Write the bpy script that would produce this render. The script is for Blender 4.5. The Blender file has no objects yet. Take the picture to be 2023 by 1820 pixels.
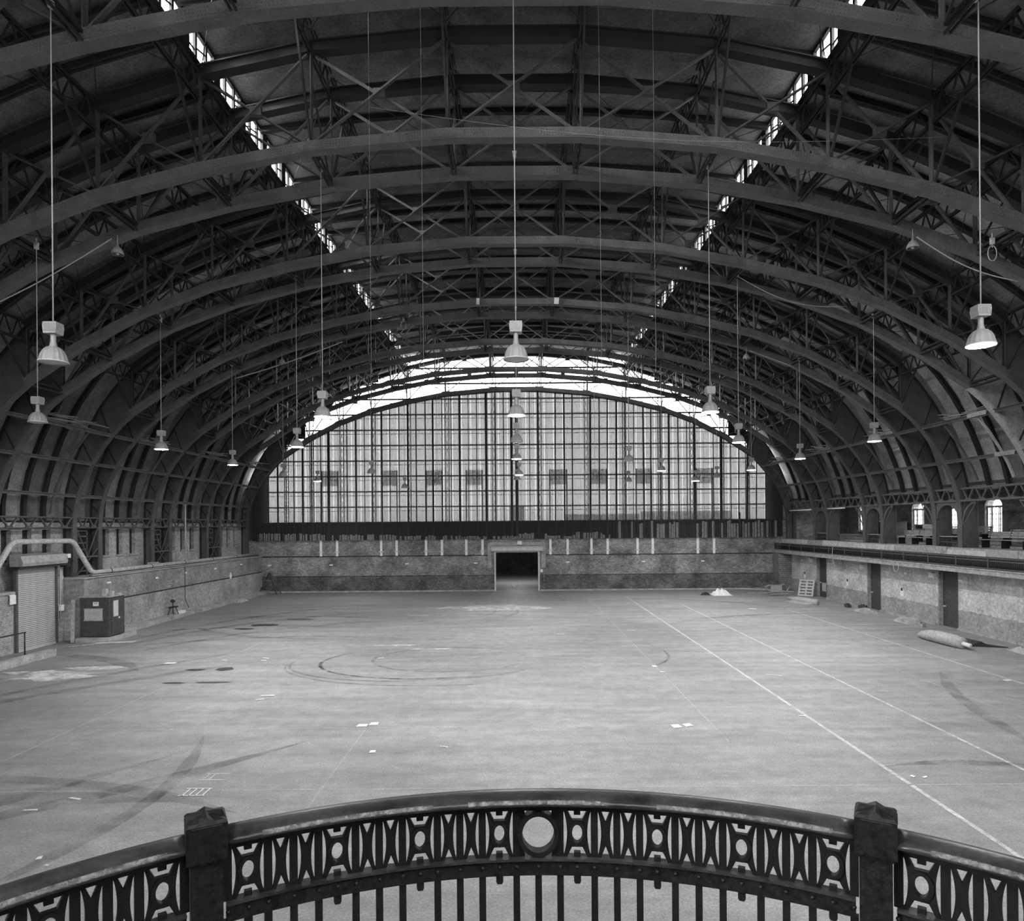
import bpy, math, random
from mathutils import Vector, Matrix
random.seed(7)
PI = math.pi
S = bpy.context.scene
COL = S.collection

# ------------------------------------------------------------------ camera
EYE = 5.68
cam_d = bpy.data.cameras.new('camera')
cam_d.sensor_fit = 'HORIZONTAL'; cam_d.sensor_width = 36.0
cam_d.lens = 1300 * 36.0 / 2023
cam_d.shift_x = (1011.5 - 1022) / 2023
cam_d.shift_y = (1037 - 910) / 2023
cam_d.clip_start = 0.05; cam_d.clip_end = 300
cam = bpy.data.objects.new('camera', cam_d); COL.objects.link(cam)
cam.matrix_world = Matrix.Translation((0, 0, EYE)) @ Matrix.Rotation(PI/2, 4, 'X') @ Matrix.Rotation(math.radians(-0.45), 4, 'Z')
S.camera = cam

# ------------------------------------------------------------------ sky (even overcast, dull ground below the horizon)
W = bpy.data.worlds.new('overcast_sky'); S.world = W; W.use_nodes = True
wn, wl = W.node_tree.nodes, W.node_tree.links
wn.clear()
wo = wn.new('ShaderNodeOutputWorld'); wb = wn.new('ShaderNodeBackground')
wt = wn.new('ShaderNodeTexCoord'); wx = wn.new('ShaderNodeSeparateXYZ')
wr = wn.new('ShaderNodeMapRange'); wr.inputs['From Min'].default_value = -0.03; wr.inputs['From Max'].default_value = 0.03
wm = wn.new('ShaderNodeMix'); wm.data_type = 'RGBA'
wm.inputs[6].default_value = (0.30, 0.30, 0.30, 1); wm.inputs[7].default_value = (1, 1, 1, 1)
wl.new(wt.outputs['Generated'], wx.inputs[0]); wl.new(wx.outputs[2], wr.inputs['Value'])
wl.new(wr.outputs[0], wm.inputs[0]); wl.new(wm.outputs[2], wb.inputs[0])
wb.inputs[1].default_value = 1.0
wl.new(wb.outputs[0], wo.inputs[0])

def portal(name, loc, rot, sx, sy):
    L = bpy.data.lights.new(name, 'AREA'); L.shape = 'RECTANGLE'; L.size = sx; L.size_y = sy
    L.cycles.is_portal = True
    o = bpy.data.objects.new(name, L); COL.objects.link(o); o.location = loc; o.rotation_euler = rot
portal('sky_portal_far_gable', (0, 57.35, 13.5), (-PI/2, 0, 0), 47, 16)
portal('sky_portal_near_gable', (0, -2.95, 13.5), (PI/2, 0, 0), 47, 15)
portal('sky_portal_clerestory', (-9.5, 27, 19.9), (0, -PI/2, 0), 1.0, 60)
portal('sky_portal_clerestory', (9.5, 27, 19.9), (0, PI/2, 0), 1.0, 60)
portal('sky_portal_gallery_windows', (28.5, 40, 6.0), (0, PI/2, 0), 2.4, 36)

sd = bpy.data.lights.new('hazy_sun', 'SUN'); sd.energy = 1.6; sd.angle = math.radians(12)
sun = bpy.data.objects.new('hazy_sun', sd); COL.objects.link(sun)
sun.rotation_euler = Vector((1.0, 0.25, -0.22)).to_track_quat('-Z', 'Y').to_euler()

S.view_settings.view_transform = 'Standard'; S.view_settings.look = 'None'
S.view_settings.gamma = 1.0; S.view_settings.use_curve_mapping = False
S.view_settings.exposure = 4.65

# ------------------------------------------------------------------ materials
def newmat(name):
    m = bpy.data.materials.new(name); m.use_nodes = True
    n, l = m.node_tree.nodes, m.node_tree.links
    n.clear(); o = n.new('ShaderNodeOutputMaterial')
    return m, n, l, o
def g(v): return (v, v, v, 1)
def mathn(n, l, op, a, b=None):
    x = n.new('ShaderNodeMath'); x.operation = op
    for i, q in enumerate((a, b)):
        if q is None: continue
        if isinstance(q, (int, float)): x.inputs[i].default_value = q
        else: l.new(q, x.inputs[i])
    return x.outputs[0]
def noise(n, l, vec, scale, detail=4, rough=0.55):
    t = n.new('ShaderNodeTexNoise'); t.inputs['Scale'].default_value = scale
    t.inputs['Detail'].default_value = detail; t.inputs['Roughness'].default_value = rough
    l.new(vec, t.inputs['Vector']); return t.outputs[0]
def ramp(n, l, fac, p0, v0, p1, v1):
    r = n.new('ShaderNodeMapRange'); r.inputs['From Min'].default_value = p0; r.inputs['From Max'].default_value = p1
    r.inputs['To Min'].default_value = v0; r.inputs['To Max'].default_value = v1
    l.new(fac, r.inputs['Value']); return r.outputs[0]

def gray(name, v, rough=0.8, var=0.25, scale=3.0, bump=0.0, metal=0.0, fine=None, spec=0.5, bd=0.02):
    m, n, l, o = newmat(name)
    b = n.new('ShaderNodeBsdfPrincipled'); l.new(b.outputs[0], o.inputs[0])
    b.inputs['Roughness'].default_value = rough; b.inputs['Metallic'].default_value = metal
    b.inputs['Specular IOR Level'].default_value = spec
    tc = n.new('ShaderNodeTexCoord'); vec = tc.outputs['Object']
    f = noise(n, l, vec, scale)
    val = ramp(n, l, f, 0.3, v*(1-var), 0.7, v*(1+var))
    if fine:
        f2 = noise(n, l, vec, fine, 2)
        val = mathn(n, l, 'MULTIPLY', val, ramp(n, l, f2, 0.3, 0.7, 0.7, 1.3))
    l.new(val, b.inputs['Base Color'])
    if bump:
        bp = n.new('ShaderNodeBump'); bp.inputs['Strength'].default_value = bump; bp.inputs['Distance'].default_value = bd
        l.new(noise(n, l, vec, fine or scale*4, 3), bp.inputs['Height']); l.new(bp.outputs[0], b.inputs['Normal'])
    return m

def brick(name, axis, c1, c2, mortar, lo=None, lo_z=1.3, line=None, stain=0.35):
    m, n, l, o = newmat(name)
    b = n.new('ShaderNodeBsdfPrincipled'); l.new(b.outputs[0], o.inputs[0]); b.inputs['Roughness'].default_value = 0.85
    b.inputs['Specular IOR Level'].default_value = 0.25
    tc = n.new('ShaderNodeTexCoord'); sx = n.new('ShaderNodeSeparateXYZ'); l.new(tc.outputs['Object'], sx.inputs[0])
    cx = n.new('ShaderNodeCombineXYZ'); l.new(sx.outputs[axis], cx.inputs[0]); l.new(sx.outputs[2], cx.inputs[1])
    t = n.new('ShaderNodeTexBrick'); l.new(cx.outputs[0], t.inputs['Vector'])
    t.inputs['Color1'].default_value = g(c1); t.inputs['Color2'].default_value = g(c2); t.inputs['Mortar'].default_value = g(mortar)
    t.inputs['Scale'].default_value = 1.0; t.inputs['Brick Width'].default_value = 0.23; t.inputs['Row Height'].default_value = 0.085
    t.inputs['Mortar Size'].default_value = 0.010; t.inputs['Bias'].default_value = 0.0
    st = noise(n, l, tc.outputs['Object'], 0.7, 6, 0.65)
    val = mathn(n, l, 'MULTIPLY', t.outputs[0], ramp(n, l, st, 0.3, 1-stain, 0.7, 1+stain))
    s2 = noise(n, l, tc.outputs['Object'], 6.0, 3)
    val = mathn(n, l, 'MULTIPLY', val, ramp(n, l, s2, 0.3, 0.75, 0.7, 1.25))
    if lo is not None:                                   # painted dado
        w = mathn(n, l, 'ADD', sx.outputs[2], ramp(n, l, noise(n, l, tc.outputs['Object'], 1.5), 0.3, -0.05, 0.7, 0.05))
        f = mathn(n, l, 'LESS_THAN', w, lo_z)
        val = mathn(n, l, 'MULTIPLY', val, mathn(n, l, 'ADD', mathn(n, l, 'MULTIPLY', f, lo-1), 1.0))
    l.new(val, b.inputs['Base Color'])
    bp = n.new('ShaderNodeBump'); bp.inputs['Strength'].default_value = 0.4; bp.inputs['Distance'].default_value = 0.01
    l.new(t.outputs[0], bp.inputs['Height']); l.new(bp.outputs[0], b.inputs['Normal'])
    return m

def emit(name, v, s):
    m, n, l, o = newmat(name); e = n.new('ShaderNodeEmission'); e.inputs[0].default_value = g(v); e.inputs[1].default_value = s
    l.new(e.outputs[0], o.inputs[0]); return m

def glass(name, tr, gl=0.06):
    m, n, l, o = newmat(name)
    t = n.new('ShaderNodeBsdfTransparent'); t.inputs[0].default_value = g(tr)
    q = n.new('ShaderNodeBsdfGlossy'); q.inputs[0].default_value = g(0.8); q.inputs['Roughness'].default_value = 0.15
    x = n.new('ShaderNodeMixShader'); x.inputs[0].default_value = gl
    l.new(t.outputs[0], x.inputs[1]); l.new(q.outputs[0], x.inputs[2]); l.new(x.outputs[0], o.inputs[0]); return m

def sheet(name, tr, tl, df, see, streak=14):
    """translucent hanging plastic: a little see-through, a little glow-through, dull on the face"""
    m, n, l, o = newmat(name)
    tc = n.new('ShaderNodeTexCoord'); mp = n.new('ShaderNodeMapping'); l.new(tc.outputs['Object'], mp.inputs[0])
    mp.inputs['Scale'].default_value = (1, 1, 0.04)
    f = ramp(n, l, noise(n, l, mp.outputs[0], streak, 3), 0.3, 0.95, 0.7, 1.05)
    a = n.new('ShaderNodeBsdfTransparent'); l.new(mathn(n, l, 'MULTIPLY', f, tr), a.inputs[0])
    t = n.new('ShaderNodeBsdfTranslucent'); l.new(mathn(n, l, 'MULTIPLY', f, tl), t.inputs[0])
    d = n.new('ShaderNodeBsdfDiffuse'); l.new(mathn(n, l, 'MULTIPLY', f, df), d.inputs[0])
    x = n.new('ShaderNodeMixShader'); x.inputs[0].default_value = 0.5
    l.new(t.outputs[0], x.inputs[1]); l.new(d.outputs[0], x.inputs[2])
    y = n.new('ShaderNodeMixShader'); y.inputs[0].default_value = see
    l.new(x.outputs[0], y.inputs[1]); l.new(a.outputs[0], y.inputs[2]); l.new(y.outputs[0], o.inputs[0]); return m

def stain(name, v, alpha, scale=1.2, lo=0.0):
    """thin worn mark lying on the floor, broken up by noise"""
    m, n, l, o = newmat(name)
    tc = n.new('ShaderNodeTexCoord')
    f = ramp(n, l, noise(n, l, tc.outputs['Object'], scale, 5, 0.7), 0.35, lo, 0.65, alpha)
    a = n.new('ShaderNodeBsdfTransparent'); d = n.new('ShaderNodeBsdfDiffuse'); d.inputs[0].default_value = g(v)
    x = n.new('ShaderNodeMixShader'); l.new(f, x.inputs[0]); l.new(a.outputs[0], x.inputs[1]); l.new(d.outputs[0], x.inputs[2])
    l.new(x.outputs[0], o.inputs[0]); return m

M = {}
M['steel'] = gray('painted_steel', 0.078, 0.55, 0.25, 2.0, fine=30)
M['chord'] = gray('chord_paint', 0.105, 0.55, 0.25, 2.0, fine=30)
M['steel_pale'] = gray('pale_steel', 0.34, 0.7, 0.2, 4, fine=25)
M['steel_dark'] = gray('sooty_steel', 0.022, 0.7, 0.3, 2.0)
M['rod'] = gray('pale_conduit', 0.40, 0.5, 0.1, 2)
M['deck'] = gray('roof_boards', 0.17, 0.85, 0.35, 1.3, fine=14)
M['deck2'] = gray('roof_boards_light', 0.23, 0.85, 0.35, 1.3, fine=14)
M['deck4'] = gray('roof_boards_pale', 0.30, 0.85, 0.3, 1.3, fine=14)
M['deck3'] = gray('roof_boards_dark', 0.12, 0.85, 0.35, 1.3, fine=14)
M['iron'] = gray('railing_iron', 0.011, 0.5, 0.5, 25, bump=0.5, fine=120, bd=0.002, spec=0.3)
M['iron_worn'] = gray('railing_iron_chipped', 0.013, 0.5, 0.8, 60, bump=0.5, fine=150, bd=0.002, spec=0.3)
M['glass'] = glass('window_glass', 0.8)
M['gable_glass'] = glass('gable_glass', 0.55)
M['curtain'] = sheet('curtain_sheet', 0.10, 0.05, 0.15, 0.6)
M['fold'] = gray('curtain_seam', 0.02, 0.8, 0.3, 3)
M['flap'] = gray('curtain_flap', 0.16, 0.8, 0.4, 8)
M['panel_dark'] = sheet('dark_panel', 0.7, 0.1, 0.15, 0.5, 30)
M['dull_metal'] = gray('dull_metal', 0.30, 0.6, 0.25, 5)
M['pale_metal'] = gray('pale_metal', 0.50, 0.5, 0.15, 4)
M['white'] = gray('white_paint', 0.75, 0.6, 0.08, 5)
M['black'] = gray('black_paint', 0.018, 0.5, 0.3, 5)
M['dark_wood'] = gray('dark_wood', 0.05, 0.6, 0.4, 6)
M['wood'] = gray('weathered_wood', 0.28, 0.8, 0.35, 6, fine=40)
M['pale_wood'] = gray('pale_wood', 0.45, 0.8, 0.25, 6)
M['concrete'] = gray('kerb_concrete', 0.33, 0.9, 0.3, 2, bump=0.5, fine=20)
M['card'] = gray('cardboard', 0.38, 0.9, 0.15, 4)
M['fabric'] = gray('carpet_back', 0.36, 0.95, 0.2, 8, fine=60)
M['rubber'] = gray('black_rubber', 0.02, 0.7, 0.3, 6)
M['pipe'] = gray('lagged_pipe', 0.42, 0.8, 0.2, 3, fine=15)
M['shutter'] = gray('roller_shutter', 0.40, 0.5, 0.15, 3)
M['plaster'] = gray('gallery_boards', 0.42, 0.85, 0.25, 3, fine=20)
M['lamp_body'] = gray('lamp_body', 0.30, 0.5, 0.1, 10)
M['lamp_dome'] = glass('ribbed_reflector', 0.55, 0.35)
M['lamp_dome_old'] = gray('enamel_shade', 0.35, 0.4, 0.2, 10)
M['lit'] = emit('lit_lens', 1.0, 24.0)
M['passage_lit'] = emit('added_passage_globe', 1.0, 11.0)
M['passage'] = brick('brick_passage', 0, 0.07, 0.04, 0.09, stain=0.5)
M['unlit'] = gray('unlit_lens', 0.45, 0.3, 0.1, 4)
M['paint_line'] = gray('worn_line_paint', 0.50, 0.8, 0.2, 1.5, fine=9)
M['faint_line'] = stain('faded_line_paint', 0.7, 0.4, 3.0)
M['tyre'] = stain('tyre_mark', 0.06, 0.38, 1.6)
M['tyre_soft'] = stain('tyre_smear', 0.06, 0.26, 0.9)
M['oil'] = gray('oil_spot', 0.03, 0.5, 0.2, 4)
M['dust'] = stain('pale_dust', 0.85, 0.7, 0.9)
M['brick_back'] = brick('brick_end_wall', 0, 0.23, 0.11, 0.30, lo=0.55, lo_z=1.35, stain=0.6)
M['brick_left'] = brick('brick_left_wall', 1, 0.25, 0.20, 0.27, lo=1.35, lo_z=1.8)
M['brick_left_up'] = brick('brick_left_upper', 1, 0.34, 0.24, 0.44)
M['brick_right'] = brick('brick_right_wall', 1, 0.48, 0.38, 0.50, lo=0.62, lo_z=1.05)
M['brick_gal'] = brick('brick_gallery_wall', 1, 0.16, 0.10, 0.20)
M['brick_near'] = brick('brick_near_wall', 0, 0.2, 0.14, 0.28)

def floor_mat():
    m, n, l, o = newmat('drill_floor')
    b = n.new('ShaderNodeBsdfPrincipled'); l.new(b.outputs[0], o.inputs[0])
    b.inputs['Roughness'].default_value = 0.62; b.inputs['Specular IOR Level'].default_value = 0.35
    tc = n.new('ShaderNodeTexCoord'); v = tc.outputs['Object']
    big = ramp(n, l, noise(n, l, v, 0.11, 5, 0.6), 0.3, 0.235, 0.7, 0.36)
    mp = n.new('ShaderNodeMapping'); l.new(v, mp.inputs[0]); mp.inputs['Scale'].default_value = (0.25, 1.3, 1)
    mid = ramp(n, l, noise(n, l, mp.outputs[0], 0.9, 8, 0.7), 0.3, 0.76, 0.7, 1.22)
    fine = ramp(n, l, noise(n, l, v, 25, 3), 0.3, 0.75, 0.7, 1.25)
    mott = ramp(n, l, noise(n, l, v, 2.2, 4, 0.65), 0.3, 0.86, 0.7, 1.14)
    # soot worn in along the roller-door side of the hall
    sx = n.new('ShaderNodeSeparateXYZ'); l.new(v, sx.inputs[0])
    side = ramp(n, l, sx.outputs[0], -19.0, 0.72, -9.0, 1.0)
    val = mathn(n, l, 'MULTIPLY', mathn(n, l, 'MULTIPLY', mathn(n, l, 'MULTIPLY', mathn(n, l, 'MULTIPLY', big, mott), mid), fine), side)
    l.new(val, b.inputs['Base Color'])
    bp = n.new('ShaderNodeBump'); bp.inputs['Strength'].default_value = 0.15; bp.inputs['Distance'].default_value = 0.01
    l.new(noise(n, l, v, 12, 3), bp.inputs['Height']); l.new(bp.outputs[0], b.inputs['Normal'])
    return m
M['floor'] = floor_mat()

# ------------------------------------------------------------------ mesh helpers
class MB:
    def __init__(s): s.v = []; s.f = []
    def quad(s, *p):
        i = len(s.v); s.v += [tuple(q) for q in p]; s.f.append(tuple(range(i, i+len(p))))
    def box(s, x0, x1, y0, y1, z0, z1):
        i = len(s.v)
        s.v += [(x, y, z) for z in (z0, z1) for y in (y0, y1) for x in (x0, x1)]
        s.f += [tuple(i+k for k in q) for q in ((0,2,3,1),(4,5,7,6),(0,1,5,4),(2,6,7,3),(0,4,6,2),(1,3,7,5))]
        return s
    def beam(s, p, q, w, h, up=(0, 0, 1)):
        p = Vector(p); q = Vector(q); d = (q-p).normalized(); up = Vector(up)
        a = d.cross(up)
        if a.length < 1e-4: a = d.cross(Vector((0, 1, 0)))
        a.normalize(); b = a.cross(d)
        i = len(s.v)
        for e in (p, q):
            for sa, sb in ((-1,-1),(1,-1),(1,1),(-1,1)):
                s.v.append(tuple(e + a*sa*w/2 + b*sb*h/2))
        s.f += [tuple(i+k for k in t) for t in ((0,3,2,1),(4,5,6,7),(0,1,5,4),(1,2,6,5),(2,3,7,6),(3,0,4,7))]
        return s
    def tube(s, pts, r, n=8, cap=True):
        pts = [Vector(p) for p in pts]; i0 = len(s.v)
        up = Vector((0.13, 0.21, 0.97)); pa = None
        for k, p in enumerate(pts):
            d = (pts[min(k+1, len(pts)-1)] - pts[max(k-1, 0)]).normalized()
            a = d.cross(up) if pa is None else pa - d*pa.dot(d)
            if a.length < 1e-4: a = d.orthogonal()
            a.normalize(); pa = a; b = d.cross(a)
            rr = r[k] if isinstance(r, (list, tuple)) else r
            for j in range(n):
                t = 2*PI*j/n; s.v.append(tuple(p + (a*math.cos(t) + b*math.sin(t))*rr))
        for k in range(len(pts)-1):
            for j in range(n):
                A = i0+k*n+j; B = i0+k*n+(j+1) % n
                s.f.append((A, B, B+n, A+n))
        if cap:
            s.f.append(tuple(i0+j for j in reversed(range(n))))
            s.f.append(tuple(i0+(len(pts)-1)*n+j for j in range(n)))
        return s
    def lathe(s, prof, n=16, c=(0, 0, 0)):
        i0 = len(s.v)
        for r, z in prof:
            for j in range(n):
                t = 2*PI*j/n; s.v.append((c[0]+r*math.cos(t), c[1]+r*math.sin(t), c[2]+z))
        for k in range(len(prof)-1):
            for j in range(n):
                A = i0+k*n+j; B = i0+k*n+(j+1) % n
                s.f.append((A, B, B+n, A+n))
        return s
    def prism(s, poly, fn0, fn1):
        """poly of 2-D points; fn0/fn1 map (a, b) to the two faces"""
        n = len(poly); i = len(s.v)
        s.v += [tuple(fn0(*p)) for p in poly] + [tuple(fn1(*p)) for p in poly]
        s.f.append(tuple(i+k for k in range(n))); s.f.append(tuple(i+n+k for k in reversed(range(n))))
        for k in range(n):
            k2 = (k+1) % n; s.f.append((i+k, i+n+k, i+n+k2, i+k2))
        return s
    def sweepxz(s, pts, h0, h1, y0, y1):
        """band along points in the XZ plane, from offset h0 to h1 along the left normal"""
        i = len(s.v); n = len(pts)
        for k in range(n):
            a = Vector(pts[max(k-1, 0)]); b = Vector(pts[min(k+1, n-1)]); d = (b-a).normalized(); nn = Vector((-d.y, d.x))
            p = Vector(pts[k])
            for h, y in ((h0, y0), (h0, y1), (h1, y1), (h1, y0)):
                q = p + nn*h; s.v.append((q.x, y, q.y))
        for k in range(n-1):
            for j in range(4):
                A = i+k*4+j; B = i+k*4+(j+1) % 4
                s.f.append((A, B, B+4, A+4))
        s.f.append((i, i+3, i+2, i+1)); e = i+(n-1)*4; s.f.append((e, e+1, e+2, e+3))
        return s
    def mesh(s, name, mat, smooth=False):
        me = bpy.data.meshes.new(name); me.from_pydata(s.v, [], s.f); me.update()
        me.materials.append(M[mat] if isinstance(mat, str) else mat)
        if smooth: me.polygons.foreach_set('use_smooth', [True]*len(me.polygons))
        return me

def obj(name, me, parent=None, loc=None, rot=None, scale=None):
    o = bpy.data.objects.new(name, me); COL.objects.link(o)
    if parent: o.parent = parent
    if loc: o.location = loc
    if rot: o.rotation_euler = rot
    if scale: o.scale = scale
    return o
def tag(o, label, cat, group=None, kind=None):
    o['label'] = label; o['category'] = cat
    if group: o['group'] = group
    if kind: o['kind'] = kind
    return o
def thing(name, label, cat, loc=(0, 0, 0), group=None, kind=None, rot=None):
    return tag(obj(name, None, None, loc, rot), label, cat, group, kind)
def copy_tree(o, parent=None):
    c = o.copy(); COL.objects.link(c); c.parent = parent
    for ch in list(o.children): copy_tree(ch, c)
    return c
ORD = ['first', 'second', 'third', 'fourth', 'fifth', 'sixth', 'seventh', 'eighth', 'ninth', 'tenth', 'eleventh', 'twelfth', 'thirteenth', 'fourteenth', 'fifteenth', 'sixteenth']

# ------------------------------------------------------------------ hall layout
P0, P1, PER = 19.5, 21.6, 7.32
PAIRS = [(P0+PER*k, P1+PER*k) for k in range(-2, 5)]          # seven truss pairs
END = 56.1                                                    # single end arch
NEAR = -2.9; FAR = 57.3
TY = [y for p in PAIRS for y in p] + [END]
LN = [(1.97,17.11),(6.0,16.77),(9.3,16.15),(12.35,15.38),(15.1,14.35),(17.7,13.0),(19.9,11.55)]
UN = [(1.97,20.18),(6.0,19.8),(9.3,19.1),(12.35,18.15),(15.1,16.95),(17.7,15.5),(19.9,13.9)]
LEG_IN = [(19.9,11.55),(20.55,10.98),(21.05,10.4),(21.55,9.75),(22.0,9.05),(22.38,8.35),(22.66,7.7),(22.86,7.0),(22.96,6.4),(23.0,5.7),(23.0,4.4),(23.0,3.1)]
LEG_OUT = [(19.9,13.9),(20.85,12.85),(21.55,11.9),(22.1,10.95),(22.5,10.1),(22.85,9.25),(23.12,8.45),(23.32,7.65),(23.42,6.95),(23.45,6.2),(23.45,4.4),(23.45,3.1)]
DECK = [(9.35,19.42),(12.5,18.5),(15.3,17.3),(17.95,15.83),(20.2,14.2),(21.15,13.1),(21.9,12.05),(22.45,11.05),(22.85,10.2),(23.2,9.3),(23.5,8.45),(23.72,7.5),(23.8,6.8),(23.82,6.0)]
DECK_R = DECK[:-2]
def zmon(x): return 21.05 - 0.65*(x/9.35)**2
def zint(x):                                                  # inner line of the arch
    x = abs(x); pts = [(0, 17.15)] + LN + LEG_IN[1:]
    for (a, b), (c, d) in zip(pts, pts[1:]):
        if a <= x <= c and c > a: return b + (d-b)*(x-a)/(c-a)
    return 6.0

# ------------------------------------------------------------------ floor
fl = MB().box(-26, 30, -4, 77, -0.3, 0).mesh('floor', 'floor')
floor = tag(obj('floor', fl), 'wide worn grey drill hall floor with tyre marks and painted lines', 'floor', kind='structure')
def floor_strip(name, pts, w, mat, z=0.004):
    b = MB(); P = [Vector(p) for p in pts]
    for k in range(len(P)-1):
        def nrm(i):
            d = (P[min(i+1, len(P)-1)] - P[max(i-1, 0)]).normalized(); e = min(i, len(P)-1-i)/max(1, (len(P)-1)*0.25)
            return Vector((-d.y, d.x))*(1 if len(P) < 10 or 'line' in mat else min(1.0, e))
        a0, a1 = P[k]-nrm(k)*w/2, P[k]+nrm(k)*w/2; b0, b1 = P[k+1]-nrm(k+1)*w/2, P[k+1]+nrm(k+1)*w/2
        b.quad((a0.x, a0.y, z), (b0.x, b0.y, z), (b1.x, b1.y, z), (a1.x, a1.y, z))
    return obj(name, b.mesh(name, mat), floor)
for x, y0, y1, w in ((5.45,17,52,0.07),(8.45,6,51.5,0.105),(11.5,9,46,0.09),(14.53,18,36,0.07),(17.6,16,43,0.085)):
    floor_strip('painted_line', [(x, y0+(y1-y0)*k/20) for k in range(21)], w, 'faint_line' if w < 0.08 else 'paint_line')
floor_strip('painted_line', [(-4.28, 13), (-4.28, 18.5)], 0.06, 'faint_line')
floor_strip('painted_line', [(-14, 14.2), (13, 14.2)], 0.05, 'faint_line')
floor_strip('painted_line', [(-12, 18.5), (5, 18.5)], 0.05, 'faint_line')
floor_strip('painted_line', [(-12.6,10), (-12.6,34)], 0.06, 'faint_line')
def arc(cx, cy, rx, ry, a0, a1, n=40):
    return [(cx+rx*math.cos(math.radians(a0+(a1-a0)*k/n)), cy+ry*math.sin(math.radians(a0+(a1-a0)*k/n))) for k in range(n+1)]
for i, (cx, cy, rx, ry, a0, a1, w) in enumerate(((-2.9,28.0,3.25,2.5,0,360,0.14),(-3.6,27.6,4.6,3.3,120,345,0.16),(-4.2,27.4,5.2,3.4,150,330,0.14),(-3.9,27.5,4.3,3.1,140,320,0.12),
     (-3.3,27.2,6.2,3.9,175,300,0.13),(4.5,29,2.0,3.0,280,400,0.12),(-5,43,5,4.0,300,420,0.2),(-5.5,43,4,3.2,300,430,0.2),(10,10.5,5,5,20,110,0.35),(9,13,6.5,3.5,-40,50,0.3))):
    floor_strip('tyre_mark', arc(cx, cy, rx, ry, a0, a1), w, 'tyre', 0.0045+0.0002*i)
k = 0
for p, q, bow, w in (((-20,17),(-10,28.5),0.8,0.5),((-20,15.5),(-12,30.5),1.2,0.4),((-15,10.5),(-5.5,17.5),-0.8,0.5),((-12.5,9.5),(-8.5,16.5),0.5,0.4),((-8.8,9.4),(-8.6,18),-1.0,0.35),
     ((-14,15),(-5.5,13),0.6,0.4),((-13.5,13),(-7.2,13.6),0.5,0.55),((-18,29),(-6,40),2.2,0.5),((-19.5,30),(-8,44),2.6,0.5),((-20,31.5),(-12,47),1.5,0.5),((-20.5,30.5),(-5,33),2.0,0.4),
     ((-20,36),(-9,37),1.0,0.6),((-20,41),(-7,40),1.0,0.6),((-19,45),(-4,46),1.2,0.5),((-19,38),(-8,33),-1.5,0.5),((-21,29.6),(-15,26),0.6,0.7),((13,16),(16,25),0.5,0.4),((12,13),(19,20),1,0.4),((6,50),(18,44),2,0.5),((9,38),(20,41),1.0,0.5)):
    p = Vector(p); q = Vector(q); d = q-p; nn = Vector((-d.y, d.x)).normalized()
    floor_strip('tyre_smear', [tuple(p+d*t/16+nn*bow*math.sin(PI*t/16)) for t in range(17)], w, 'tyre_soft', 0.007+0.0002*k); k += 1
def blob(name, x, y, rx, ry, mat, z, parent=floor, n=14, j=0.35):
    b = MB(); pts = [(x+rx*math.cos(2*PI*i/n)*(1-j*random.random()), y+ry*math.sin(2*PI*i/n)*(1-j*random.random())) for i in range(n)]
    b.quad(*[(a, c, z) for a, c in pts]); return obj(name, b.mesh(name, mat), parent)
for x, y, rx, ry in ((-12.85,26.2,0.45,0.18),(-11.75,26.3,0.4,0.35),(-12.6,24.0,0.45,0.15),(-11.2,24.05,0.75,0.12),(-14.6,38,0.9,0.5),(-13.3,40.2,1.0,0.4),(-15.2,36.6,0.7,0.3)):
    blob('oil_spot', x, y, rx, ry, 'oil', 0.0118)
for x, y, rx, ry in ((-18.3,25.4,2.6,1.2),(-17.0,26.6,1.6,0.5),(-5.9,31.2,1.3,0.35),(-3.9,30.2,1.3,0.3),(-1.5,45,4.5,2.0),(-6.2,41.5,1.0,0.3)):
    blob('dust_patch', x, y, rx, ry, 'dust', 0.0124, n=24, j=0.5)

# ------------------------------------------------------------------ arch trusses
def mirror(pts, s): return [(s*x, z) for x, z in pts]
nodesL = [(-x, z) for x, z in reversed(LN)] + LN
nodesU = [(-x, z) for x, z in reversed(UN)] + UN
CW = 0.34
chordL = MB().sweepxz(nodesL, -0.04, 0.26, -CW/2, CW/2)
for k in range(1, len(nodesL)-1):                             # cover-plate swelling at the panel points
    p = Vector(nodesL[k]); a = (Vector(nodesL[k-1])-p).normalized()*0.48; c = (Vector(nodesL[k+1])-p).normalized()*0.48
    chordL.sweepxz([tuple(p+a), tuple(p), tuple(p+c)], 0.0, 0.24, -CW/2-0.012, CW/2+0.012)
    chordL.sweepxz([tuple(p+a*0.7), tuple(p), tuple(p+c*0.7)], 0.24, 0.34, -0.03, 0.03)
meL = chordL.mesh('lower_chord', 'chord')
meU = MB().sweepxz(nodesU, -0.14, 0.14, -CW/2, CW/2).sweepxz(nodesU, 0.10, 0.14, -CW/2-0.08, CW/2+0.08).mesh('upper_chord', 'steel_dark')
rv = MB()
for k, (x, z) in enumerate(nodesL):
    for side in (-1, 1):
        j = k+side
        if not 0 <= j < len(nodesL): continue
        d = Vector((nodesL[j][0]-x, nodesL[j][1]-z)).normalized(); nn = Vector((-d.y, d.x))
        if nn.y < 0: nn = -nn
        for a in range(9):
            for b in range(3):
                p = Vector((x, z)) + d*(0.52+0.085*a) + nn*(0.03+0.08*b); y = -CW/2
                r = 0.019; i = len(rv.v)
                rv.v += [(p.x-r, y, p.y-r), (p.x+r, y, p.y-r), (p.x+r, y, p.y+r), (p.x-r, y, p.y+r), (p.x, y-0.018, p.y)]
                rv.f += [(i,i+1,i+4),(i+1,i+2,i+4),(i+2,i+3,i+4),(i+3,i,i+4)]
meRv = rv.mesh('rivets', 'chord')
truss = obj('arch_truss', None)
obj('lower_chord', meL, truss); obj('upper_chord', meU, truss)
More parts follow.
